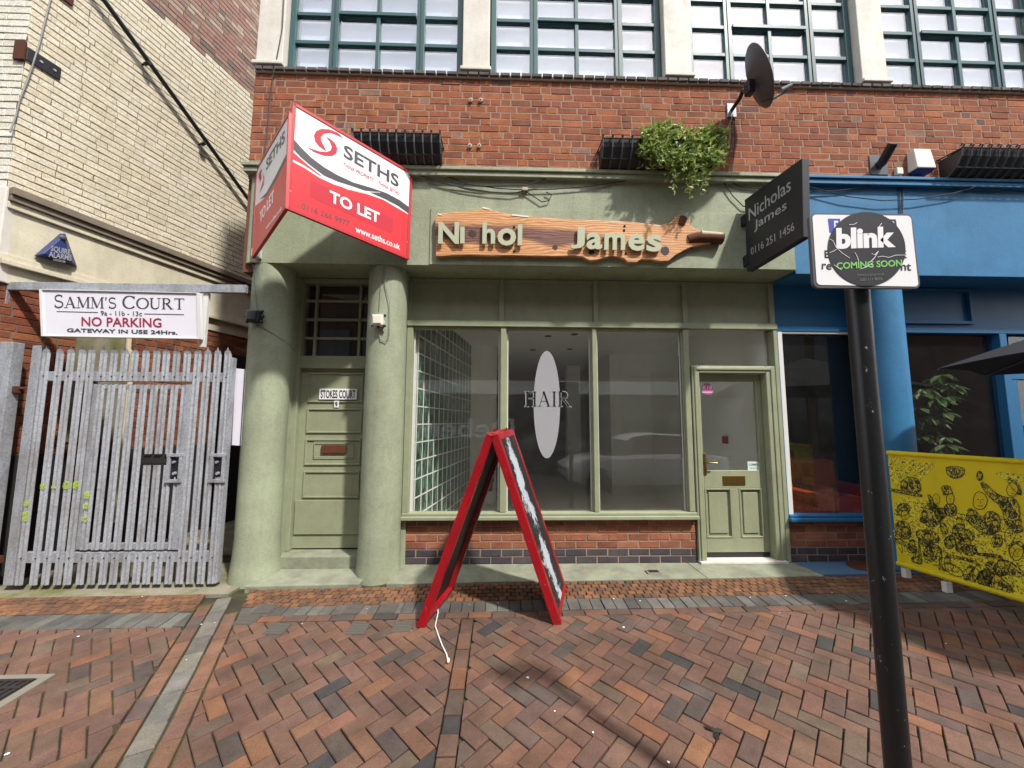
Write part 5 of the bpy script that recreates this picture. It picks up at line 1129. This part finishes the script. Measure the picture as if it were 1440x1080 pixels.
# ================================================================== CAFE BARRIER WITH PRINTED BANNER
B0, B1 = Vector((3.86, -.42, 0)), Vector((3.86, -.42, 0)) + Vector((.10, -1.0, 0)).normalized() * 2.0
bl0 = on_y(1248, 633, -.42); 
B0 = Vector((bl0.x, -.42, 0)); b1 = on_y(1440, 652, -1.28); B1 = Vector((b1.x, -1.28, 0)); dB = (B1 - B0).normalized(); B1 = B1 + dB * .45
nB = dB.cross(Vector((0, 0, 1))).normalized(); nB = nB if nB.dot(CAM - B0) > 0 else -nB
cb = thing('cafe_barrier', ((B0 + B1) / 2).to_tuple(), 'yellow cafe barrier banner printed with an engraved crowd of drinkers', 'barrier')
PBn = (B0, nB); zt, zb = 1.19, .135; LB_ = (B1 - B0).length; N = 24
m = MB()
for i in range(N + 1):
    p = B0 + dB * LB_ * i / N; w = .004 * math.sin(i * 1.1)
    for z in (zb, zt):
        for s_ in (0, -.006): q = p + nB * (w * (1 if 0 < i < N else 0) * 0 + s_); m.v.append((q.x, q.y, z))
for i in range(N): k = 4 * i; m.f += [(k, k + 4, k + 6, k + 2), (k + 1, k + 3, k + 7, k + 5), (k, k + 1, k + 5, k + 4), (k + 2, k + 6, k + 7, k + 3)]
bn = m.build('banner', M['yellow'], cb)
for z in (zt, zb): MB().tube([Vector((B0.x, B0.y, z)), Vector((B1.x, B1.y, z))], .022, 12).build('sleeve', M['yellow'], bn, 0, True)
for k, t_ in enumerate((.05, .34, LB_ * .62, LB_ - .06)):
    p = B0 + dB * t_ - nB * .02; g0 = gz(p.x, p.y); MB().tube([(p.x, p.y, g0), (p.x, p.y, zt)], .015, 8).build('upright', M['galv'], cb)
    MB().box(p.x - .03, p.x + .03, p.y - .02, p.y + .02, g0, g0 + .09).build('foot', M['white_plastic'], cb, .004)
c6 = lambda x, y: (1240 + x / 4.154, 620 + y / 4.154)
def ink_line(pts, w=3.0, lift=.0052):
    v, f = stroke(pts, w); P = [on_plane(*c6(*q), *PBn) + nB * lift for q in v]
    MB().add(P, [q[::-1] for q in f]).build('printed_line', M['ink_print'], bn)
def chaikin(p, n=1):
    for _ in range(n):
        o = []
        for i in range(len(p)):
            a, b = p[i], p[(i + 1) % len(p)]; o += [(a[0] * .75 + b[0] * .25, a[1] * .75 + b[1] * .25), (a[0] * .25 + b[0] * .75, a[1] * .25 + b[1] * .75)]
        p = o
    return p
def pr_(pts, mat='ink_hatch', lift=.002):
    pts = chaikin(pts)
    shape(PBn, [c6(*q) for q in pts], M[mat], bn, 'printed_figure', .0005, lift)
    if mat == 'ink_hatch' or lift > .0025: ink_line(pts + [pts[0]], U(2.4, 4.2))
def face(x, y, s=1.0):
    for dx in (-.3, .3): ink_line([(x + (dx - .1) * 30 * s, y - 6 * s), (x + (dx + .12) * 30 * s, y - 7 * s)], 3 * s)
    ink_line([(x, y - 4 * s), (x + 4 * s, y + 7 * s), (x - 2 * s, y + 9 * s)], 2 * s); ink_line([(x - 9 * s, y + 16 * s), (x, y + 20 * s), (x + 10 * s, y + 15 * s)], 2.6 * s)
def blob(x, y, rx, ry, mat='ink_hatch', lift=.002, n=14): pr_([(x + rx * U(.88, 1.1) * math.cos(k * 6.283 / n), y + ry * U(.88, 1.1) * math.sin(k * 6.283 / n)) for k in range(n)], mat, lift)
pr_([(60, 330), (240, 330), (330, 400), (450, 420), (560, 450), (831, 420), (831, 960), (600, 850), (340, 740), (100, 660)], 'ink_tone', .0006)
pr_([(30, 85), (160, 105), (330, 140), (250, 210), (200, 260), (60, 270)], 'ink_tone', .001); pr_([(640, 175), (760, 190), (831, 200), (831, 260), (740, 240)], 'ink_tone', .001)
pr_([(70, 330), (230, 340), (240, 480), (90, 480)], 'ink_tone', .001); pr_([(60, 480), (250, 520), (330, 700), (200, 700), (90, 640)], 'ink_tone', .001); pr_([(340, 480), (560, 470), (720, 560), (720, 640), (540, 650), (360, 620)], 'ink_tone', .001); pr_([(560, 790), (831, 840), (831, 960), (600, 860)], 'ink_tone', .001)
pr_([(376, 148), (480, 152), (490, 180), (470, 210), (430, 222), (390, 205), (378, 180)], 'ink_hatch')                       # ball lamp
blob(196, 205, 24, 28, 'yellow'); pr_([(108, 265), (130, 215), (180, 210), (225, 230), (235, 310), (120, 290)]); pr_([(44, 275), (240, 312), (238, 330), (44, 292)])   # man at desk
blob(125, 400, 38, 38); blob(138, 435, 24, 26, 'yellow', .003); pr_([(80, 480), (130, 460), (170, 500), (175, 560), (130, 580), (80, 560)]); pr_([(70, 560), (205, 615), (200, 640), (70, 585)])     # seated woman
pr_([(345, 265), (400, 258), (412, 300), (422, 305), (360, 318), (362, 305)]); blob(402, 340, 24, 34, 'yellow', .003); pr_([(365, 370), (430, 365), (445, 420), (420, 445), (370, 430)])               # top hat
pr_([(265, 320), (285, 310), (340, 430), (320, 440)]); blob(320, 340, 22, 30, 'yellow', .003); pr_([(235, 400), (290, 350), (340, 390), (375, 440), (310, 510), (250, 490)]); blob(345, 425, 36, 34)        # fiddler
blob(575, 350, 42, 52, 'yellow', .003); pr_([(480, 440), (540, 395), (560, 420), (590, 450), (630, 400), (700, 440), (690, 520), (640, 560), (540, 510)]); blob(612, 518, 26, 24, 'ink_hatch', .004)       # stout man
pr_([(572, 250), (600, 238), (660, 300), (720, 330), (780, 330), (812, 400), (800, 510), (730, 510), (700, 380), (640, 340)]); blob(765, 285, 34, 40, 'yellow', .003); pr_([(720, 215), (800, 240), (826, 320), (790, 310)]); blob(575, 205, 18, 28)   # man raising a glass
pr_([(720, 510), (800, 515), (760, 600), (722, 620)], 'ink_tone', .003)
pr_([(200, 520), (300, 520), (340, 560), (335, 600), (230, 580), (205, 560)]); 
for pts in ([(212, 575), (222, 572), (238, 720), (228, 722)], [(212, 572), (330, 606), (354, 640), (344, 648), (320, 620), (215, 585)], [(344, 640), (356, 640), (345, 755), (333, 752)], [(380, 660), (540, 695), (585, 728), (575, 735), (530, 708), (384, 675)], [(545, 730), (552, 738), (490, 820), (480, 815)]): pr_(pts, 'ink_hatch', .004)  # chairs
blob(285, 660, 42, 45); blob(400, 590, 34, 40); blob(465, 615, 34, 36); blob(520, 640, 40, 34); pr_([(340, 470), (380, 490), (390, 550), (350, 540)]); pr_([(440, 500), (540, 530), (545, 580), (480, 590), (430, 560)]); pr_([(640, 560), (700, 540), (710, 600), (690, 625), (650, 610)])
blob(790, 650, 42, 46, 'yellow', .003); pr_([(735, 610), (800, 580), (831, 600), (831, 640), (780, 625), (760, 700)]); pr_([(690, 690), (750, 700), (831, 760), (831, 800), (700, 770), (640, 760)]); pr_([(555, 650), (690, 665), (720, 690), (560, 668)])
blob(600, 800, 45, 50); pr_([(560, 760), (640, 750), (760, 850), (780, 890), (640, 870), (565, 845)]); pr_([(160, 700), (215, 640), (240, 700), (235, 725)], 'ink_hatch', .003); pr_([(365, 690), (480, 760), (470, 800), (380, 770)], 'ink_tone', .003)
for q in ((196, 205, .8), (140, 436, .8), (404, 342, .8), (322, 342, .8), (577, 352, 1.5), (768, 288, 1.1), (792, 652, 1.3)): face(*q)
for x, y, r in ((455, 470, 20), (500, 590, 24), (665, 480, 20), (430, 525, 18), (270, 560, 22), (180, 600, 20), (700, 720, 26), (640, 690, 22), (250, 430, 18), (520, 420, 20), (800, 480, 20), (385, 700, 22), (520, 760, 26), (680, 800, 26), (140, 520, 18)):
    blob(x, y + r * 1.7, r * 1.5, r * 1.1, 'ink_hatch', .0028); blob(x, y, r * .8, r, 'yellow', .0036); face(x, y, r / 36)
    pr_([(x - r, y - r * .5), (x - r * .5, y - r * 1.25), (x + r * .6, y - r * 1.2), (x + r, y - r * .4), (x, y - r * .75)], 'ink_hatch', .0044)
for k in range(110):   # loose engraved strokes: drapery and shading
    x, y = U(80, 800), U(380, 860)
    if y > 640 + .28 * x - 20 and x < 560: continue
    a = U(.4, 1.2); l = U(14, 44); ink_line([(x, y), (x + l * .5 * math.cos(a) + U(-3, 3), y + l * .5 * math.sin(a)), (x + l * math.cos(a + .3), y + l * math.sin(a + .3))], U(1.2, 2.6), .0058)
for k in range(9): ink_line([(60 + k * 30, 92 + k * 5), (50 + k * 14, 150 + k * 9)], 1.2, .003)
ub = thing('parasol_base', (3.72, -.3, .0), 'round rusty flat base on the blue strip behind the black post', 'base')
m = MB(); m.lathe([(.30, 0), (.30, .012), (.28, .018), (.05, .022), (.03, .06), (0.0, .06)], (3.86, -.27, -.005), n=36); m.build('disc', M['rust'], ub, 0, True)
# parasol
pa_ = thing('cafe_parasol', (5.35, -1.7, gz(5.35, -1.7)), 'dark grey cafe parasol reaching in from the right edge', 'parasol')
tip = on_y(1319, 518, -.85); ct = Vector((5.0, -1.85, 2.55)); rad = (Vector((tip.x, tip.y, 0)) - Vector((ct.x, ct.y, 0))).length; a0 = math.atan2(tip.y - ct.y, tip.x - ct.x)
m = MB(); rim = [Vector((ct.x + rad * math.cos(a0 + k * math.pi / 4), ct.y + rad * math.sin(a0 + k * math.pi / 4), tip.z)) for k in range(8)]
m.v = [tuple(ct)] + [tuple(p) for p in rim] + [tuple((rim[k] + rim[(k + 1) % 8]) / 2 * .97 + Vector((ct.x, ct.y, tip.z)) * .03 + Vector((0, 0, .015))) for k in range(8)]
for k in range(8): m.f += [(0, 1 + k, 9 + k), (0, 9 + k, 1 + (k + 1) % 8)]
cp = m.build('canopy', M['canopy'], pa_); sdm = cp.modifiers.new('s', 'SOLIDIFY'); sdm.thickness = .006
for k in range(8): MB().tube([ct - Vector((0, 0, .05)), rim[k] - Vector((0, 0, .012))], .008, 6).build('rib', M['grey_plastic'], pa_)
MB().tube([(ct.x, ct.y, gz(ct.x, ct.y)), tuple(ct)], .022, 10).build('pole', M['grey_plastic'], pa_); m = MB(); m.lathe([(.3, 0), (.28, .05), (.04, .07), (.03, .3)], (ct.x, ct.y, gz(ct.x, ct.y)), n=24); m.build('weight', M['black_plastic'], pa_)
# potted money tree behind the cafe glass
MX = on_y(1313, 580, .3).x
mt_ = thing('money_tree', (MX, .42, .06), 'leafy pot plant behind the cafe glass beside the blue column', 'plant')
m = MB(); m.lathe([(.0, 0), (.13, 0), (.17, .3), (.15, .3), (.14, .26), (0, .26)], (MX, .32, .06), n=20); m.build('pot', M['black_plastic'], mt_)
MB().tube([(MX, .32, .3), (MX - .02, .32, .9), (MX + .01, .3, 1.5), (MX - .02, .3, 2.0)], .03, 8, .012).build('trunk', M['bark'], mt_, 0, True)
m = MB(); st2 = MB()
for k in range(34):
    z = U(1.15, 2.05); a = U(0, 6.28); r = U(.08, .25); c = Vector((MX - .02 + r * math.cos(a), .30 + .7 * r * math.sin(a), z)); st2.tube([(MX - .01, .3, z - .12), c], .004, 4)
    nl = 6
    for q in range(nl):
        b = q * 6.283 / nl + U(-.2, .2); d = Vector((math.cos(b), math.sin(b) * .8 - .25, U(-.75, -.1))).normalized(); l = U(.12, .2); w = l * .2; s_ = d.cross(Vector((0, 0, 1))).normalized(); up = s_.cross(d)
        p = [c, c + d * l * .3 + s_ * w * .8 + up * .012, c + d * l * .65 + s_ * w, c + d * l - up * .03, c + d * l * .65 - s_ * w, c + d * l * .3 - s_ * w * .8 + up * .012, c + d * l * .6 - up * .015]
        m.add(p, [(0, 1, 6), (1, 2, 6), (2, 3, 6), (3, 4, 6), (4, 5, 6), (5, 0, 6)])
m.build('foliage', M['leaf_dark'], mt_, 0); st2.build('stalks', M['leaf_dark'], mt_)

# ================================================================== THINGS ON THE GROUND
dg = thing('drain_grate', on_g(20, 975), 'cast iron drain grate in a pale concrete surround at the left edge', 'drain')
D = [on_g(*q) for q in ((-60, 949), (74, 951), (27, 990), (-90, 1050))]
def gpoly(pts, z0, z1, nm, mat, par, bev=0):
    return MB().prism([Vector((p[0], p[1], gz(p[0], p[1]) + z0)) for p in pts], (0, 0, z1 - z0)).build(nm, mat, par, bev)
xa, xb_, y1_, y0_ = -3.75, -2.80, -1.57, -1.9
gpoly([(xa, y1_), (xb_ - .04, y1_), (xb_ - .04, y1_ + .04), (xa, y1_ + .04)], -.03, .008, 'surround', M['kerbstone'], dg, .004); gpoly([(xb_ - .04, y0_ - .05), (xb_ + .02, y0_ - .05), (xb_ + .02, y1_ + .04), (xb_ - .04, y1_ + .04)], -.03, .008, 'surround', M['kerbstone'], dg, .004)
gpoly([(xa, y0_ - .05), (xb_ - .04, y0_ - .05), (xb_ - .04, y0_), (xa, y0_)], -.03, .012, 'surround', M['kerbstone'], dg, .004)
gpoly([(xa, y0_), (xb_ - .041, y0_), (xb_ - .041, y1_), (xa, y1_)], -.03, .006, 'pit', M['room_black'], dg)
x = xb_ - .07
while x > xa + .05:
    gpoly([(x, y0_ + .01), (x + .018, y0_ + .01), (x + .018, y1_ - .01), (x, y1_ - .01)], .006, .014, 'grate_bar', M['iron'], dg); x -= .045
for y in (y0_ + .012, y0_ + .12, y0_ + .235, y1_ - .03): gpoly([(xa, y), (xb_ - .045, y), (xb_ - .045, y + .018), (xa, y + .018)], .0062, .016, 'cross_bar', M['iron'], dg)
for i, (px, py) in enumerate(((347, 872), (372, 857), (390, 885), (497, 857), (546, 856), (503, 885), (566, 882), (340, 872))[:7]):
    c = on_g(px, py); tagl = ('dark ribbed tile on the granite band nearest the left column', 'dark ribbed tile among the orange setts by the doorway slab', 'dark ribbed tile below the granite band, left of the doorway', 'dark ribbed tile in the granite band before the right column', 'dark ribbed tile in the granite band left of the A-board', 'dark ribbed tile in the brick row below the right column', 'dark ribbed tile in the brick row beside the A-board foot')[i]
    t = thing('ribbed_tile', (c.x, c.y, gz(c.x, c.y)), tagl, 'paving tile', 'dark ribbed tiles set into the paving bands')
    gpoly([(c.x - .07, c.y - .068), (c.x + .07, c.y - .068), (c.x + .07, c.y + .068), (c.x - .07, c.y + .068)], -.02, .008, 'tile', M['tilestone'], t, .003)
    for k in range(7): gpoly([(c.x - .066, c.y - .064 + k * .02), (c.x + .066, c.y - .064 + k * .02), (c.x + .066, c.y - .054 + k * .02), (c.x - .066, c.y - .054 + k * .02)], .008, .011, 'rib', M['tilestone'], t)
t = thing('access_cover', on_g(917, 804), 'small broken access cover in the green painted strip', 'cover'); c = on_g(917, 803); z = .003 * 1 + gz(c.x, -.4) * .55
m = MB(); m.box(c.x - .07, c.x + .07, -.30, -.21, z - .03, z + .012); m.build('plate', M['concrete'], t, .004); m = MB(); m.box(c.x - .05, c.x + .05, -.285, -.225, z + .0125, z + .015); m.build('recess', M['iron'], t)
lf = thing('fallen_leaf', on_g(1003, 1030), 'crumpled dark leaf lying on the paving', 'leaf'); c = on_g(1003, 1030)
for a, l in ((2.2, .05), (.1, .055), (-1.6, .06), (1.3, .03)):
    d = Vector((math.cos(a), math.sin(a), .0)); s_ = Vector((-d.y, d.x, 0)); z = Vector((0, 0, .004))
    MB().add([c + z, c + d * l * .5 + s_ * .014 + z * 3, c + d * l + z * 2, c + d * l * .5 - s_ * .012 + z], [(0, 1, 2, 3), (3, 2, 1, 0)]).build('lobe', M['iron'], lf)
m = MB()
for px, py in ((700, 848), (877, 882), (742, 953), (660, 850), (1105, 838), (1055, 840), (1096, 862), (925, 836), (541, 852), (516, 856), (425, 877), (302, 876), (110, 895), (283, 878), (200, 839), (900, 845), (863, 842), (1190, 845), (1170, 833), (1330, 905), (780, 1000), (834, 1030), (940, 1072), (262, 928), (10, 1060)):
    c = on_g(px, py, .004); r = U(.003, .0095); m.prism([c + Vector((r * U(.6, 1.2) * math.cos(k * .785), r * U(.6, 1.2) * math.sin(k * .785), 0)) for k in range(8)], (0, 0, .0015))
tag(m.build('droppings', M['sign_white']), 'scattered white droppings and chips on the paving', 'litter', kind='stuff')

# ================================================================== ACROSS THE STREET (behind the camera, seen in the glass)
ob = thing('opposite_building', (0, -13.5, 0), 'brown department store across the street, seen in the window reflections', 'building')
MB().box(-22, 24, -15, -13, -.4, 12).build('wall', M['far_wall'], ob)
for k in range(11):
    x = -15.5 + k * 3; w = MB().box(x, x + 2.6, -12.99, -12.96, .2, 2.6).build('shop_pane', M['far_glass'], ob)
    MB().box(x, x + 2.6, -12.99, -12.97, 3.6, 5.6).build('window', M['far_glass'], ob)
MB().box(-16, 18, -12.98, -12.8, 2.7, 3.3).build('fascia', M['room_white'], ob)
v, f = text_geo('Debenhams', .01); B = Vector((.6, -12.95, .75)); o = solidify(v, f, B, B + Vector((-7.2, 0, 0)), B + Vector((0, 0, .85)), Vector((0, 1, 0)), .02).build('lettering', M['sign_white'], ob)
def car(x0, y0, rz, body, lab):
    t = thing('parked_car', (x0, y0, gz(x0, y0) - .03), lab, 'car', 'cars parked across the street'); T = Matrix.Translation((x0, y0, gz(x0, y0) - .03)) @ Matrix.Rotation(rz, 4, 'Z')
    def loft(st, nm, mat, sm=True):
        m = MB(); k = len(st[0])
        for s_ in st: m.v += [tuple(T @ Vector(p)) for p in s_]
        for i in range(len(st) - 1):
            for j in range(k): m.f.append((i * k + j, i * k + (j + 1) % k, (i + 1) * k + (j + 1) % k, (i + 1) * k + j))
        m.f += [tuple(range(k - 1, -1, -1)), tuple(range((len(st) - 1) * k, len(st) * k))]; return m.build(nm, mat, t, 0, sm)
    st = []
    for x, zb_, zt_, w in ((-2.15, .35, .72, .62), (-2.1, .25, .85, .76), (-1.7, .2, .93, .86), (-.9, .2, .95, .88), (.3, .2, .95, .88), (1.2, .2, .9, .88), (1.8, .22, .8, .84), (2.05, .28, .68, .74), (2.15, .38, .6, .6)):
        st.append([(x, -w * .92, zb_), (x, -w, zb_ + .2), (x, -w * .98, zt_ - .1), (x, -w * .88, zt_), (x, w * .88, zt_), (x, w * .98, zt_ - .1), (x, w, zb_ + .2), (x, w * .92, zb_)])
    loft(st, 'body', body)
    st = []
    for x, z, w in ((-1.75, .9, .7), (-1.35, 1.3, .62), (-.9, 1.42, .6), (-.1, 1.46, .6), (.4, 1.4, .6), (.75, 1.2, .64), (1.2, .88, .72)): st.append([(x, -.78, .88), (x, -w, z - .04), (x, -w * .85, z), (x, w * .85, z), (x, w, z - .04), (x, .78, .88)])
    loft(st, 'greenhouse', M['car_glass'])
    st = []
    for x, z, w in ((-1.4, 1.285, .6), (-.9, 1.435, .585), (-.1, 1.475, .585), (.4, 1.415, .585), (.6, 1.31, .6)): st.append([(x, -w, z - .02), (x, -w * .85, z + .012), (x, w * .85, z + .012), (x, w, z - .02)])
    loft(st, 'roof', body)
    for a in (-1.3, 1.35):
        for b in (-.8, .8):
            c = T @ Vector((a, b, .32)); ax = (T.to_3x3() @ Vector((0, 1 if b > 0 else -1, 0))); m = MB(); m.lathe([(.2, -.1), (.31, -.1), (.32, .0), (.31, .07), (.2, .08)], c, ax, 24); w = m.build('tyre', M['tyre'], t, 0, True); m = MB(); m.lathe([(.2, .05), (.18, .085), (.05, .06)], c, ax, 16); m.build('rim', M['rim'], w)
    for b in (-.55, .55): p = T @ Vector((2.06, b, .6)); MB().box(p.x - .1, p.x + .1, p.y - .1, p.y + .1, p.z - .06, p.z + .06).build('headlight', M['sign_white'], t, .03)
car(3.8, -6.3, math.radians(178), M['car_white'], 'white car parked by the kerb, reflected in the shop window'); car(2.2, -9.6, math.radians(3), M['car_dark'], 'dark car on the far side, reflected beside the oval decal')
